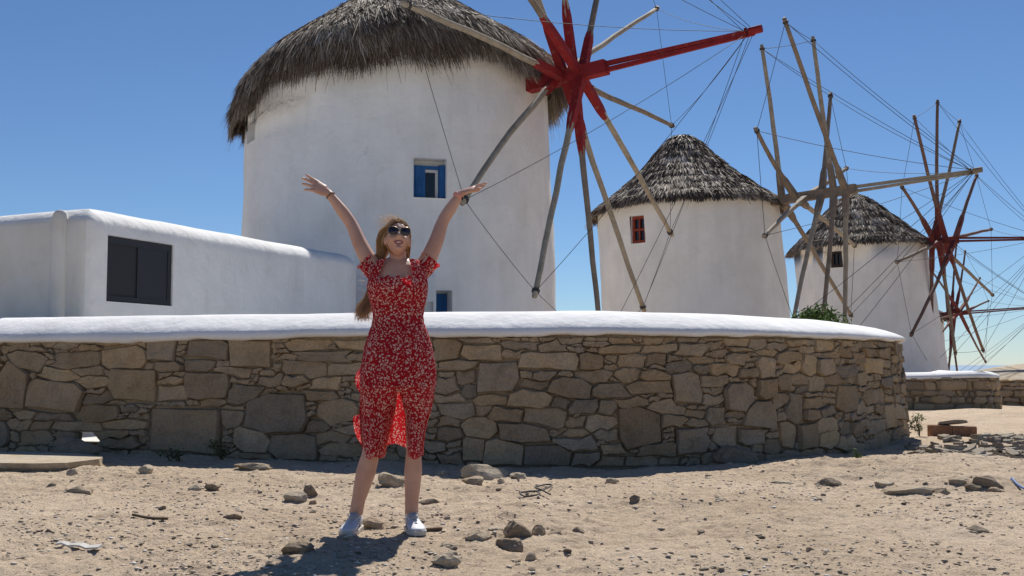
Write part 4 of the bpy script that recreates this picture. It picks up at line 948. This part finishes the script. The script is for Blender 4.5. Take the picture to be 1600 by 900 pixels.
M['hair'] = principled('hair', (.36, .235, .115), .42, .5, trans=.42, tcol=(.74, .53, .28))
_a = N(M['hair'], 'ShaderNodeAttribute', attribute_name='tint'); _c = ramp(M['hair'], _a.outputs['Fac'], [(0, (.30, .185, .095)), (.5, (.62, .42, .245)), (1, (.86, .68, .47))]); L(M['hair'], _c, bsdf(M['hair']).inputs['Base Color'])
m = M['dress'] = principled('floral_dress', (.42, .012, .022), .75, .2, trans=.30, tcol=(.75, .02, .03))
tc = N(m, 'ShaderNodeTexCoord'); nz = N(m, 'ShaderNodeTexNoise', Scale=60.0, Detail=2.0); L(m, tc.outputs['Object'], nz.inputs['Vector'])
mx = N(m, 'ShaderNodeMix', data_type='RGBA', blend_type='LINEAR_LIGHT'); mx.inputs[0].default_value = .012; L(m, tc.outputs['Object'], mx.inputs[6]); L(m, nz.outputs['Color'], mx.inputs[7])
v1 = N(m, 'ShaderNodeTexVoronoi', Scale=82.0); L(m, mx.outputs[2], v1.inputs['Vector'])
v2 = N(m, 'ShaderNodeTexVoronoi', Scale=49.0); L(m, mx.outputs[2], v2.inputs['Vector'])
f1 = ramp(m, v1.outputs['Distance'], [(.30, (1, 1, 1)), (.37, (0, 0, 0))]); f2 = ramp(m, v2.outputs['Distance'], [(.22, (1, 1, 1)), (.28, (0, 0, 0))])
ff = mix(m, 1.0, f1, f2, 'LIGHTEN'); dc = mix(m, ff, (.40, .010, .020), (.74, .56, .50)); L(m, dc, bsdf(m).inputs['Base Color'])
tcn = mix(m, ff, (.80, .02, .03), (.85, .45, .38)); L(m, tcn, m.node_tree.nodes[m['t']].inputs['Color'])
n_ = noise(m, 45, 3, .6, sc=(1, 1, 3)); L(m, bump(m, n_.outputs['Fac'], .5, .01), bsdf(m).inputs['Normal'])
M['lens'] = mat('sunglass_lens', (.016, .010, .020), .06, .6); M['gold'] = mat('thin_metal_frame', (.45, .36, .28), .3, .6); M['gold'].node_tree.nodes['Principled BSDF'].inputs['Metallic'].default_value = .8
M['watch'] = mat('pink_rubber', (.68, .30, .24), .5); M['black'] = mat('black_plastic', (.015, .015, .016), .3)
M['shoe'] = principled('white_leather', (.66, .655, .66), .55, .3); M['sole'] = mat('rubber_sole', (.60, .55, .48), .7); M['lace'] = mat('lace', (.42, .42, .44), .8); M['stripe'] = mat('dark_stripe', (.05, .05, .065), .6)
M['bracelet'] = mat('braided_bracelet', (.20, .12, .06), .7)

fz = gz(-.70, 5.85)
person = root('person', (W(600, 830)[0], 5.85, fz), 'woman in red floral midi dress and sunglasses with both arms raised', 'person')
bm_ = MB()
def limb(pts, rad, n=14, ry=None): bm_.tube(pts, rad, n, ry=ry)
def smooth_path(P, k=6):
    P = np.array(P, float); return list(catmull(P, k))
def smooth_r(R, k=6): 
    R = np.array(R, float); x = np.arange(len(R)); xi = np.linspace(0, len(R) - 1, (len(R) - 1) * k + 1); return list(np.interp(xi, x, R))
def slimb(P, R, k=6, n=16): limb(smooth_path(P, k), smooth_r(R, k), n)
# torso (ellipses stacked)
TOR = [(612, 55, .118, .01), (590, 54, .124, .01), (565, 54, .122, .01), (540, 48, .108, .008), (515, 42, .094, 0), (497, 39, .088, 0), (475, 40, .094, -.004), (455, 43, .108, -.012), (440, 43, .106, -.010), (426, 41, .090, 0), (415, 36, .074, .012), (408, 28, .060, .02), (403, 16, .045, .025)]
V = []; n = 28
for (py, hw, hd, dy) in TOR:
    c_ = W(621, py, dy)
    for k in range(n): g_ = 2 * math.pi * k / n; V.append(c_ + np.array([math.cos(g_) * hw * PXM, math.sin(g_) * hd, 0]))
Fs = [(i * n + k, i * n + (k + 1) % n, (i + 1) * n + (k + 1) % n, (i + 1) * n + k) for i in range(len(TOR) - 1) for k in range(n)] + [tuple(range(n - 1, -1, -1)), tuple((len(TOR) - 1) * n + k for k in range(n))]
bm_.add(V, Fs)
# neck, head
hc = W(621.5, 374, -.03)
yaw, pit = math.radians(11), math.radians(15)
HF = np.array([math.sin(yaw) * math.cos(pit), -math.cos(yaw) * math.cos(pit), math.sin(pit)]); HR = unit(np.cross([0, 0, 1.], HF)); HU = np.cross(HF, HR)
roll = math.radians(-3); HR, HU = HR * math.cos(roll) + HU * math.sin(roll), HU * math.cos(roll) - HR * math.sin(roll)
HS = .87
def Hd(x, y, z): return hc + (HR * x + HF * y + HU * z) * HS
slimb([W(622, 430, .02), W(622, 415, .015), W(622, 402, .005), W(621, 388, .0)], [.060, .047, .044, .046], 5)
limb([W(600, 424, .02), W(585, 418, .02)], [.04, .045]); limb([W(644, 424, .02), W(660, 418, .02)], [.04, .045])
def head_pt(th, ph):
    # th: around from front, ph: from crown
    x, y, z = math.sin(ph) * math.sin(th), math.sin(ph) * math.cos(th), math.cos(ph)
    X, Yy, Z = x * .073, y * .094, z * .110
    if z < .1:
        k = min(1, (.1 - z) / 1.1); X *= 1 - .40 * k ** 1.3; 
        if y > 0: Yy = Yy * (1 - .10 * k) + .030 * k * y
        else: Yy *= 1 - .45 * k
    if y > .5: Yy -= .006 * math.exp(-((z - .08) / .12) ** 2) * (1 if abs(x) > .12 else .3)     # eye sockets
    return Hd(X, Yy, Z)
V = []; nu, nv = 36, 24
for j in range(nv + 1):
    for i in range(nu): V.append(head_pt(2 * math.pi * i / nu, math.pi * j / nv))
bm_.add(V, [(j * nu + i, (j + 1) * nu + i, (j + 1) * nu + (i + 1) % nu, j * nu + (i + 1) % nu) for j in range(nv) for i in range(nu)])
limb([Hd(0, .084, .018), Hd(0, .096, .0), Hd(0, .108, -.020), Hd(0, .108, -.030)], [.007, .009, .012, .009], 10)     # nose
for s_ in (-1, 1):
    bm_.ellipsoid(Hd(s_ * .011, .098, -.029), [HR * .008, HF * .009, HU * .007], 10, 6)
    bm_.ellipsoid(Hd(s_ * .036, .070, -.026), [HR * .018, HF * .020, HU * .018], 14, 8)      # cheek raised by the smile
    bm_.ellipsoid(Hd(s_ * .074, -.004, -.012), [HR * .008, HF * .017, HU * .030], 12, 8)     # ear
    bm_.ellipsoid(Hd(s_ * .076, -.010, -.008), [HR * .010 + HF * .004, HF * .010, HU * .026], 12, 8)
bm_.ellipsoid(Hd(0, .088, -.092), [HR * .020, HF * .016, HU * .014], 12, 8)      # chin
# legs
slimb([W(598, 600, .01), W(587, 650, .005), W(580.5, 702, .0), W(571.5, 738, .012), W(560.5, 780, .02), W(556.5, 803, .02)], [.084, .055, .046, .053, .037, .035], 6)
slimb([W(645, 600, .01), W(648.5, 650, .005), W(646.5, 702, .0), W(645.5, 738, .012), W(643.5, 780, .02), W(643, 803, .02)], [.080, .050, .040, .048, .037, .035], 6)
# arms
LW_, RW_ = W(513.5, 302, .10), W(720.5, 302, .10)
slimb([W(596, 428, .03), W(580, 412, .03), W(563, 382, .055), W(550, 352, .085), W(535, 330, .095), W(522, 313, .10), LW_], [.052, .048, .041, .034, .033, .026, .021], 6)
slimb([W(650, 426, .03), W(666, 410, .03), W(681, 378, .055), W(692, 346, .085), W(704, 326, .095), W(714, 311, .10), RW_], [.052, .048, .041, .034, .033, .026, .021], 6)
# hands: palm frame = (axis to fingers, width axis from little finger to thumb, palm normal)
def hand(wr, ax_, wid, fingers_curl, thumb_dir, sc=1.0):
    ax_ = unit(ax_); wid = unit(np.asarray(wid, float) - ax_ * np.dot(wid, ax_)); nr = unit(np.cross(ax_, wid)); 
    pl = .082 * sc
    sec = [(-.012, .021, .017), (.012, .026, .016), (.035, .036, .015), (.06, .041, .0135), (.082, .039, .011)]
    V = []; n = 16
    for t, a_, b_ in sec:
        for k in range(n):
            g_ = 2 * math.pi * k / n; V.append(wr + ax_ * t * sc + wid * math.cos(g_) * a_ * sc + nr * math.sin(g_) * b_ * sc)
    bm_.add(V, [(i * n + k, i * n + (k + 1) % n, (i + 1) * n + (k + 1) % n, (i + 1) * n + k) for i in range(len(sec) - 1) for k in range(n)] + [tuple(range(n - 1, -1, -1)), tuple((len(sec) - 1) * n + k for k in range(n))])
    for i, (off, ln, curl, spread) in enumerate(fingers_curl):
        b0 = wr + ax_ * (.072 - abs(off - .008) * .12) * sc + wid * off * sc; d = unit(ax_ + wid * spread); P = [b0]; g_ = .05
        for q_, fr in enumerate((.45, .31, .24)):
            g_ += curl * (.6, 1.0, .8)[q_]; P.append(P[-1] + (d * math.cos(g_) + nr * math.sin(g_)) * ln * fr * sc)
        limb(smooth_path(P, 3), smooth_r([.0094, .0088, .0080, .0062], 3), 10)
    t0 = wr + ax_ * .022 * sc + wid * .022 * sc; td = unit(ax_ * thumb_dir[0] + wid * thumb_dir[1] + nr * thumb_dir[2]); td2 = unit(td + ax_ * .5)
    limb(smooth_path([t0, t0 + td * .030 * sc, t0 + td * .030 * sc + td2 * .030 * sc, t0 + td * .030 * sc + td2 * .055 * sc], 3), smooth_r([.016, .0115, .0100, .0072], 3), 10)
FIN = [(-.030, .062, .10, -.16), (-.010, .078, .16, -.04), (.011, .084, .22, .06), (.031, .074, .12, .20)]
# picture-left hand: bent outwards, palm up and partly towards the viewer
hand(LW_, W(472, 274, .03) - W(512, 296, .10), W(0, 0, 0) * 0 + np.array([.30, .62, .72]), [(-.030, .062, .30, -.12), (-.010, .080, .16, -.03), (.011, .087, .04, .03), (.031, .078, -.06, .06)], (.80, .45, .30), 1.06)
# picture-right hand: palm up, seen edge on
hand(RW_, W(752, 282, .06) - W(716, 296, .10), np.array([.10, .92, .42]), [(-.030, .062, -.12, -.20), (-.010, .078, -.10, -.05), (.011, .084, -.05, .08), (.031, .074, -.16, .25)], (.75, .55, -.5))
# one continuous surface
me = bpy.data.meshes.new('body'); me.from_pydata((np.array(bm_.v) - OFF[person.name]).tolist(), [], bm_.f)
tmp = bpy.data.objects.new('tmp_body', me); COL.objects.link(tmp)
rm = tmp.modifiers.new('r', 'REMESH'); rm.mode = 'VOXEL'; rm.voxel_size = .0042; rm.use_smooth_shade = True
sm = tmp.modifiers.new('s', 'SMOOTH'); sm.factor = .5; sm.iterations = 5
dg = bpy.context.evaluated_depsgraph_get(); me2 = bpy.data.meshes.new_from_object(tmp.evaluated_get(dg)); bpy.data.objects.remove(tmp); me2.name = 'body'
me2.polygons.foreach_set('use_smooth', [True] * len(me2.polygons)); me2.materials.clear()
body = link_mesh('body', me2, M['skin'], person)
# mouth: lips around a row of teeth
def arc(z0, dip, hw, yf, n=11): return [Hd(hw * t, yf - .30 * (hw * t) ** 2 / .02 * .9 - .012 * abs(t) ** 2, z0 + dip * (t * t)) for t in np.linspace(-1, 1, n)]
MB().tube(arc(-.049, .006, .030, .0975), [.001] + [.0036] * 9 + [.001], 8).tube(arc(-.0665, .022, .029, .0955), [.001] + [.0042] * 9 + [.001], 8).build('lips', M['lip'], body, True)
ta, tb = arc(-.0510, .007, .025, .0972), arc(-.0635, .018, .024, .0958); V = ta + tb + [p - HF * .006 for p in ta] + [p - HF * .006 for p in tb]; k = 11
mk('teeth', V, [(i, i + 1, k + i + 1, k + i) for i in range(k - 1)] + [(2 * k + i, 3 * k + i, 3 * k + i + 1, 2 * k + i + 1) for i in range(k - 1)], M['tooth'], body, True)
# sunglasses: two cat-eye lenses on a thin frame
def lens_outline(s_, gr=1.0):
    P = []
    for k in range(24):
        g_ = 2 * math.pi * k / 24; cx_, cz_ = math.cos(g_), math.sin(g_); ex = 3.0
        r_ = (abs(cx_) ** ex + abs(cz_) ** ex) ** (-1 / ex); x, z = cx_ * r_ * .0300 * gr, cz_ * r_ * .0265 * gr
        if z > 0: z += .006 * (x / .028)       # swept up at the outer corner
        else: x *= 1 - .18 * (-z / .023)
        X = s_ * (.0350 + x); P.append(Hd(X, .1035 - X * X * 3.2, .016 + z - .001))
    return P
sg = MB(); 
for s_ in (-1, 1):
    P = lens_outline(s_); P2 = [p - HF * .0025 for p in P]; c_ = Hd(s_ * .035, .1045, .016)
    ln_ = MB().add([c_] + P + P2, [(0, 1 + k, 1 + (k + 1) % 24) for k in range(24)] + [(1 + k, 25 + k, 25 + (k + 1) % 24, 1 + (k + 1) % 24) for k in range(24)] + [tuple(range(25, 49))]).build('sunglass_lens', M['lens'], body, True)
    Q = lens_outline(s_, 1.05); sg.tube(Q[0:] + [Q[0]], .0016, 6, cap=False)
    sg.tube([Hd(s_ * .066, .088, .022), Hd(s_ * .074, .05, .018), Hd(s_ * .0765, .0, .012)], .002, 6)
sg.tube([Hd(-.008, .1035, .027), Hd(0, .106, .0285), Hd(.008, .1035, .027)], .0018, 6).tube([Hd(-.008, .1035, .010), Hd(0, .106, .012), Hd(.008, .1035, .010)], .0015, 6)
sg.build('sunglass_frame', M['gold'], body, True)
# watch and bracelet
def band(c_, d, r_, hwid, name, mt):
    d = unit(d); P = [c_ - d * hwid, c_ - d * hwid * .9, c_ + d * hwid * .9, c_ + d * hwid]; return MB().tube(P, [r_ * .96, r_, r_, r_ * .96], 22).build(name, mt, body, True)
wb = band(W(716, 306, .10), RW_ - W(704, 326, .095), .0300, .011, 'watch_band', M['watch']); c_ = W(722, 309.5, .085)
MB().ellipsoid(W(722.5, 310, .095), [np.array([.006, 0, -.004]), np.array([0, .016, 0]), np.array([.004, 0, .010])], 14, 8).build('watch_case', M['black'], wb, True)
band(W(516.5, 305.5, .10), LW_ - W(535, 330, .095), .0285, .0035, 'bracelet', M['bracelet'])

# hair: scalp cap, locks and single strands
V = []; keep = []; nu, nv = 48, 26
for j in range(nv + 1):
    for i in range(nu):
        th, ph = 2 * math.pi * i / nu, math.pi * .80 * j / nv; p = head_pt(th, ph); d = unit(p - hc); V.append(p + d * (.007 + .004 * math.sin(9 * th) * .5))
def covered(th, ph):
    t = (th + math.pi) % (2 * math.pi) - math.pi; lim = 0.60 + .72 * (abs(t) / 1.35) ** 2.2 if abs(t) < 1.35 else 9
    if 1.35 <= abs(t) < 1.9: lim = 1.35 + (abs(t) - 1.35) * 2.2
    return ph < lim
Fs = []
for j in range(nv):
    for i in range(nu):
        th, ph = 2 * math.pi * (i + .5) / nu, math.pi * .80 * (j + .5) / nv
        if covered(th, ph): Fs.append((j * nu + i, (j + 1) * nu + i, (j + 1) * nu + (i + 1) % nu, j * nu + (i + 1) % nu))
hair = mk('hair', V, Fs, M['hair'], person, True); _t = hair.data.attributes.new('tint', 'FLOAT', 'POINT'); _t.data.foreach_set('value', [.45] * len(V))
hv, hf, ht = [], [], []
def strand(P, wd, tint, k=5):
    P = np.array(catmull(np.array(P), k)); m_ = len(P); b0 = len(hv); sd0 = np.random.default_rng(len(hv)).normal(size=3)
    for i in range(m_):
        t = unit(P[min(i + 1, m_ - 1)] - P[max(i - 1, 0)]); sd = unit(sd0 - t * np.dot(sd0, t)); w_ = wd * (1 - .75 * (i / (m_ - 1)) ** 2.5)
        up_ = np.cross(sd, t)
        for g_ in (0, 2.09, 4.19): hv.append(P[i] + (sd * math.cos(g_) + up_ * math.sin(g_)) * w_ * .5)
        ht.extend([tint] * 3)
    for i in range(m_ - 1):
        for q_ in range(3): hf.append((b0 + 3 * i + q_, b0 + 3 * i + (q_ + 1) % 3, b0 + 3 * i + 3 + (q_ + 1) % 3, b0 + 3 * i + 3 + q_))
rr_ = random.Random(5); U = rr_.uniform
def jit(p, a_): return np.asarray(p) + np.array([U(-a_, a_), U(-a_, a_), U(-a_, a_)])
for k in range(620):      # sweep from the parting over the left side, behind the shoulder and out below the arm
    th = U(-2.9, -.35) if k % 4 else U(-.5, .2); ph0 = U(.03, .45); r0 = head_pt(th * .55, ph0); r0 = r0 + unit(r0 - hc) * U(.010, .020)
    th1 = min(th, -1.75) - U(.0, .4); p1 = head_pt((th + th1) / 2, U(.7, 1.0)); p1 = p1 + unit(p1 - hc) * U(.009, .020)
    p2 = head_pt(th1, U(1.3, 1.55)); p2 = p2 + unit(p2 - hc) * U(.012, .050)
    f_ = U(0, 1); back = U(.07, .15)
    tail = [W(588 + 12 * f_, 404, back * .8), W(581 + 12 * f_, 432, back + .02), W(571 + 12 * f_, 464, back + .02), W(562 + 16 * f_ + U(-6, 3), 484 + U(-8, 4), back), W(559 + 20 * f_ + U(-9, 4), 497 + U(-14, 6), back - .01)]
    tail = [jit(q_, .008) for q_ in tail]
    strand([r0, p1, p2] + tail, U(.0022, .0045), min(1, max(0, rr_.gauss(.5, .34))))
for k in range(330):      # right side and back of the head
    th = U(.15, 3.0); ph0 = U(.03, .5); r0 = head_pt(th * .6, ph0); r0 = r0 + unit(r0 - hc) * U(.010, .018)
    th1 = max(th, 1.85) + U(.0, .4); p1 = head_pt((th + th1) / 2, U(.7, 1.0)); p1 = p1 + unit(p1 - hc) * U(.007, .014); p2 = head_pt(th1, U(1.35, 1.6)); p2 = p2 + unit(p2 - hc) * U(.007, .014)
    tail = [W(636 + U(-6, 4), 398 + U(-4, 4), U(.06, .11)), W(632 + U(-8, 4), 412 + U(-4, 4), U(.09, .13)), W(628 + U(-12, 6), 440, .16), W(622 + U(-14, 14), 470, .15)]
    strand([r0, p1, p2] + tail, U(.0022, .0042), min(1, max(0, rr_.gauss(.45, .32))))
for k in range(120):       # wind-blown flyaways
    th = U(-2.6, .6); r0 = head_pt(th, U(.05, .9)); d = unit(r0 - hc); e_ = np.array([-U(.01, .09), U(0, .04), U(-.05, .02)])
    strand([r0 + d * .01, r0 + d * U(.02, .035) + e_ * .4, r0 + d * U(.02, .045) + e_ * .8, r0 + d * U(.02, .05) + e_ * 1.2 - np.array([0, 0, U(0, .03)])], .0011, U(.6, 1))
for k in range(40):
    y0 = U(425, 485); x0 = 575 - (y0 - 425) * .12; strand([W(x0, y0, .11), W(x0 - U(4, 10), y0 + U(-4, 6), .10), W(x0 - U(10, 24), y0 + U(-8, 8), .09)], .0011, U(.5, 1))
mk_np('hair_strands', np.array(hv), np.array(hf), M['hair'], hair, True, tint=np.array(ht))

# dress ---------------------------------------------------------------
def tabl(T): 
    T = np.array(T, float); return lambda y: [float(np.interp(y, T[:, 0], T[:, k])) for k in range(1, T.shape[1])]
OUT = tabl([(405, 592, 653, .075), (412, 586, 659, .084), (420, 580, 664, .096), (432, 577, 667, .112), (445, 573.5, 669, .124), (460, 575, 668, .122), (478, 580, 664, .104), (494, 583, 661.5, .098), (505, 582, 663, .102), (520, 577, 669, .116), (540, 571, 675, .130), (560, 567, 679, .138), (580, 564, 681, .140), (600, 563, 680.5, .140), (620, 562, 678, .138), (640, 562, 673, .135), (660, 562, 667, .130), (680, 563, 663, .126), (700, 565.5, 661, .122), (714, 566.5, 660.5, .120)])
rows_b = list(np.arange(406, 606, 3.0)); nc = 88; V = []; Fs = []; yj = {}
for j, py in enumerate(rows_b):
    xl, xr, dd = OUT(py); cx_ = (xl + xr) / 2; hw = (xr - xl) / 2
    for k in range(nc):
        g_ = 2 * math.pi * k / nc; ca_, sa_ = math.cos(g_), math.sin(g_)
        ex = 2.25; r_ = (abs(ca_) ** ex + abs(sa_) ** ex) ** (-1 / ex)
        sm_ = .0025 * math.sin(py * 1.55 + 1.5 * math.sin(g_ * 5)) * math.exp(-((py - 470) / 38) ** 4)             # shirred bodice
        fl = (.0055 * math.sin(g_ * 17 + .8 * math.sin(py * .05)) + .006 * math.sin(g_ * 9 + py * .03)) * min(1, max(0, (py - 500) / 60))
        bust = .016 * math.exp(-((py - 447) / 15) ** 2) * (math.exp(-((ca_ - .45) / .28) ** 2) + math.exp(-((ca_ + .45) / .28) ** 2)) if sa_ < 0 else 0
        d2 = (dd if sa_ < 0 else dd * .95) + sm_ + fl + bust
        p = W(cx_ + ca_ * r_ * (hw + (sm_ + fl) / PXM * .5), py, 0.0) + np.array([0, sa_ * r_ * d2 + (-.004), 0]); V.append(p)
for j in range(len(rows_b) - 1):
    for k in range(nc):
        g_ = 2 * math.pi * (k + .5) / nc; x_ = math.cos(g_) * 44
        front = math.sin(g_) < 0
        top = (433 + 1.5 * math.sin(k * 1.3)) if (front and abs(x_) < 25) else ((418 if not front and abs(x_) < 24 else 0))
        if rows_b[j] < top: continue
        Fs.append((j * nc + k, j * nc + (k + 1) % nc, (j + 1) * nc + (k + 1) % nc, (j + 1) * nc + k))
dress = mk('dress', V, Fs, M['dress'], person, True)
# skirt below the hip: two front panels wrapped round the legs, one back panel
MIDL = tabl([(600, 624), (612, 624), (630, 620), (650, 614), (680, 606.5), (700, 602), (714, 599.5)]); MIDR = tabl([(600, 624), (612, 626.5), (630, 629.5), (650, 631), (680, 632), (700, 633.5), (714, 634.5)])
rows_s = list(np.arange(603, 716, 3.0))
def panel(left, name):
    V = []; nc_ = 36
    for j, py in enumerate(rows_s):
        xl, xr, dd = OUT(py); k_ = min(1, (py - 603) / 45); ml, mr = MIDL(py)[0], MIDR(py)[0]
        a_, b_ = (xl, ml) if left else (mr, xr); cxw, hww = (xl + xr) / 2, (xr - xl) / 2
        for i in range(nc_):
            t = i / (nc_ - 1); x = a_ + (b_ - a_) * t
            whole = dd * max(0, 1 - abs((x - cxw) / hww) ** 2.25) ** (1 / 2.25)
            g_ = math.pi * t; leg = .135 * math.sin(g_) ** .6 - .045
            if (t > .5) == left: leg = leg - .02 * k_ * abs(2 * t - 1) ** 3
            edge = (whole * (1 - k_) + (leg - .01) * k_)
            fold = (.010 * math.sin(x * .42 + .02 * py) + .008 * math.sin(x * .23 - .03 * py)) * min(1, (py - 600) / 60) * math.sin(g_)
            hem = 2.2 * math.sin(x * .35) * max(0, (py - 690) / 25)
            V.append(W(x, py + hem, 0) + np.array([0, -edge - fold - .004, 0]))
    n2 = len(rows_s); Fs = [(j * nc_ + i, j * nc_ + i + 1, (j + 1) * nc_ + i + 1, (j + 1) * nc_ + i) for j in range(n2 - 1) for i in range(nc_ - 1)]
    return mk(name, V, Fs, M['dress'], dress, True)
panel(True, 'skirt_panel'); panel(False, 'skirt_panel')
V = []; nc_ = 60
for j, py in enumerate(rows_s):
    xl, xr, dd = OUT(py); cxw, hww = (xl + xr) / 2, (xr - xl) / 2
    f_ = (py - 603) / (714 - 603)
    for i in range(nc_):
        t = i / (nc_ - 1); x = xl + (xr - xl) * t; wl = dd * .95 * max(0, 1 - abs((x - cxw) / hww) ** 2.25) ** (1 / 2.25)
        hem = -18 * f_ * math.exp(-((x - 612) / 30) ** 2)
        V.append(W(x, py + hem, 0) + np.array([0, wl + .010 * math.sin(x * .3) * min(1, f_ * 2) * math.sin(math.pi * t), 0]))
n2 = len(rows_s); mk('skirt_back', V, [(j * nc_ + i, (j + 1) * nc_ + i, (j + 1) * nc_ + i + 1, j * nc_ + i + 1) for j in range(n2 - 1) for i in range(nc_ - 1)], M['dress'], dress, True)
# wind-lifted edge of the skirt on the left
def flap(pts, depth, name):
    V = []
    for (y_, x_out, x_in) in pts:
        for t in np.linspace(0, 1, 9): V.append(W(x_in + (x_out - x_in) * t, y_ + 2 * math.sin(t * 3), .02 + depth * t + .016 * math.sin(t * 7 + y_ * .13)))
    n2 = len(pts); return mk(name, V, [(j * 9 + i, j * 9 + i + 1, j * 9 + i + 10, j * 9 + i + 9) for j in range(n2 - 1) for i in range(8)], M['dress'], dress, True)
flap([(572, 565, 572), (577, 559, 572), (584, 556, 572), (592, 554.5, 572), (600, 555, 572), (607, 558, 572), (614, 562, 572), (620, 565, 572)], .05, 'skirt_frill')
flap([(646, 566, 575), (650, 552, 575), (656, 551.5, 575), (664, 552.5, 575), (674, 554, 575), (684, 558, 575), (692, 563, 575), (700, 567, 575)], .06, 'skirt_frill')
# sleeves with a ruffled cuff
def sleeve(P, R, name):
    P = smooth_path(P, 5); R = smooth_r(R, 5); V = []; n = 56; prev = None; m_ = len(P)
    for i in range(m_):
        t = unit(P[min(i + 1, m_ - 1)] - P[max(i - 1, 0)]); x = unit(np.array([0, 1., 0]) - t * t[1]); y = np.cross(t, x)
        for k in range(n):
            g_ = 2 * math.pi * k / n; rf = R[i] + (.004 * math.sin(g_ * 13) if i < m_ - 4 else (.0055 * math.sin(g_ * 15 + 1)) * (i - m_ + 5) / 2 + .003 * math.sin(g_ * 4))
            V.append(P[i] + x * math.cos(g_) * rf * 1.02 + y * math.sin(g_) * rf)
    return mk(name, V, [(i * n + k, i * n + (k + 1) % n, (i + 1) * n + (k + 1) % n, (i + 1) * n + k) for i in range(m_ - 1) for k in range(n)], M['dress'], dress, True)
sleeve([W(602, 441, .01), W(594, 430, .02), W(583, 420, .028), W(576.5, 413, .031), W(572.5, 408, .034)], [.045, .055, .053, .049, .053], 'sleeve')
sleeve([W(643, 440, .01), W(651, 429, .02), W(662, 418, .028), W(669, 411, .031), W(673.5, 405, .034)], [.045, .055, .053, .049, .053], 'sleeve')

# shoes ----------------------------------------------------------------
def shoe(heel, toe, side):
    heel, toe = np.array(heel, float), np.array(toe, float); d = unit(np.array([toe[0] - heel[0], toe[1] - heel[1], 0])); r_ = np.array([-d[1], d[0], 0]) * -1; up = np.array([0, 0, 1.]); Ls = np.linalg.norm(toe[:2] - heel[:2]); o = np.array([heel[0], heel[1], fz])
    prof = [(0, .020, .060), (.03, .028, .082), (.10, .033, .092), (.22, .035, .094), (.33, .036, .090), (.45, .038, .074), (.58, .043, .060), (.72, .046, .050), (.84, .043, .043), (.93, .034, .038), (1.0, .016, .030)]
    V = []; n = 20
    for t, hw, h in prof:
        for k in range(n):
            g_ = 2 * math.pi * k / n; a_ = math.cos(g_); b_ = math.sin(g_); ex = 2.6; q_ = (abs(a_) ** ex + abs(b_) ** ex) ** (-1 / ex)
            V.append(o + d * t * Ls + r_ * a_ * q_ * hw * (1 if b_ < 0 else 1 - .25 * b_ ** 2) + up * (.016 + (h - .016) * (.5 + .5 * b_ * q_)))
    Fs = [(i * n + k, i * n + (k + 1) % n, (i + 1) * n + (k + 1) % n, (i + 1) * n + k) for i in range(len(prof) - 1) for k in range(n)] + [tuple(range(n - 1, -1, -1)), tuple((len(prof) - 1) * n + k for k in range(n))]
    sh = mk('shoe', V, Fs, M['shoe'], person, True)
    V = []; cols = [(t, hw + .005) for t, hw, h in prof]; ring = [(t, w_) for t, w_ in cols] + [(t, -w_) for t, w_ in cols[::-1]]
    for z in (0.0, .006, .020, .024):
        for t, w_ in ring: V.append(o + d * (t * Ls * 1.03 - .004) + r_ * w_ * (1 if 0 < z < .022 else .96) + up * z)
    m_ = len(ring); mk('sole', V, [(j * m_ + k, j * m_ + (k + 1) % m_, (j + 1) * m_ + (k + 1) % m_, (j + 1) * m_ + k) for j in range(3) for k in range(m_)] + [tuple(range(m_ - 1, -1, -1)), tuple(3 * m_ + k for k in range(m_))], M['sole'], sh)
    q = MB()
    for k in range(5):
        t = .38 + .075 * k; h = np.interp(t, [p[0] for p in prof], [p[2] for p in prof]) + .0015; wv = .020
        q.tube([o + d * t * Ls + r_ * -wv + up * (h - .008), o + d * (t + .01) * Ls + up * h, o + d * t * Ls + r_ * wv + up * (h - .008)], .0028, 6)
    c_ = o + d * .37 * Ls + up * .088
    for s_ in (-1, 1): q.tube(smooth_path([c_, c_ + r_ * s_ * .016 + up * .012, c_ + r_ * s_ * .032 - up * .004, c_ + r_ * s_ * .018 - up * .010 + d * .01], 3), .0022, 5)
    q.build('laces', M['lace'], sh, True)
    q = MB(); h0 = lambda t: np.interp(t, [p[0] for p in prof], [p[2] for p in prof])
    q.tube([o + d * Ls * .20 + up * .088, o + d * Ls * .34 + up * .094, o + d * Ls * .52 + up * .073], [.018, .021, .018], 10, ry=[.006, .006, .005], up=r_); q.build('tongue', M['lace'], sh, True)
    for s_ in (-1, 1):
        for k in range(3):
            t = .40 + .085 * k; hw = np.interp(t, [p[0] for p in prof], [p[1] for p in prof]); h = h0(t)
            q = MB().tube([o + d * (t + .05) * Ls + r_ * s_ * (hw + .0012) + up * .026, o + d * (t + .01) * Ls + r_ * s_ * (hw * .99 + .001) + up * (h * .55), o + d * (t - .02) * Ls + r_ * s_ * (hw * .83) + up * (h * .86)], .0042, 6, ry=.0018, up=d); q.build('stripe', M['stripe'], sh)
    q = MB(); c_ = o + d * .13 * Ls; q.tube([c_ + up * .086, c_ + d * .012 + up * .106], [.034, .0365], 18, cap=False); q.build('sock', M['shoe'], sh, True)
ankL, ankR = W(556.5, 803, .02), W(643, 803, .02)
shoe((ankL[0] + .004, ankL[1] + .045), (ankL[0] - .028, ankL[1] - .185), 0)
shoe((ankR[0] - .012, ankR[1] + .045), (ankR[0] + .055, ankR[1] - .175), 1)
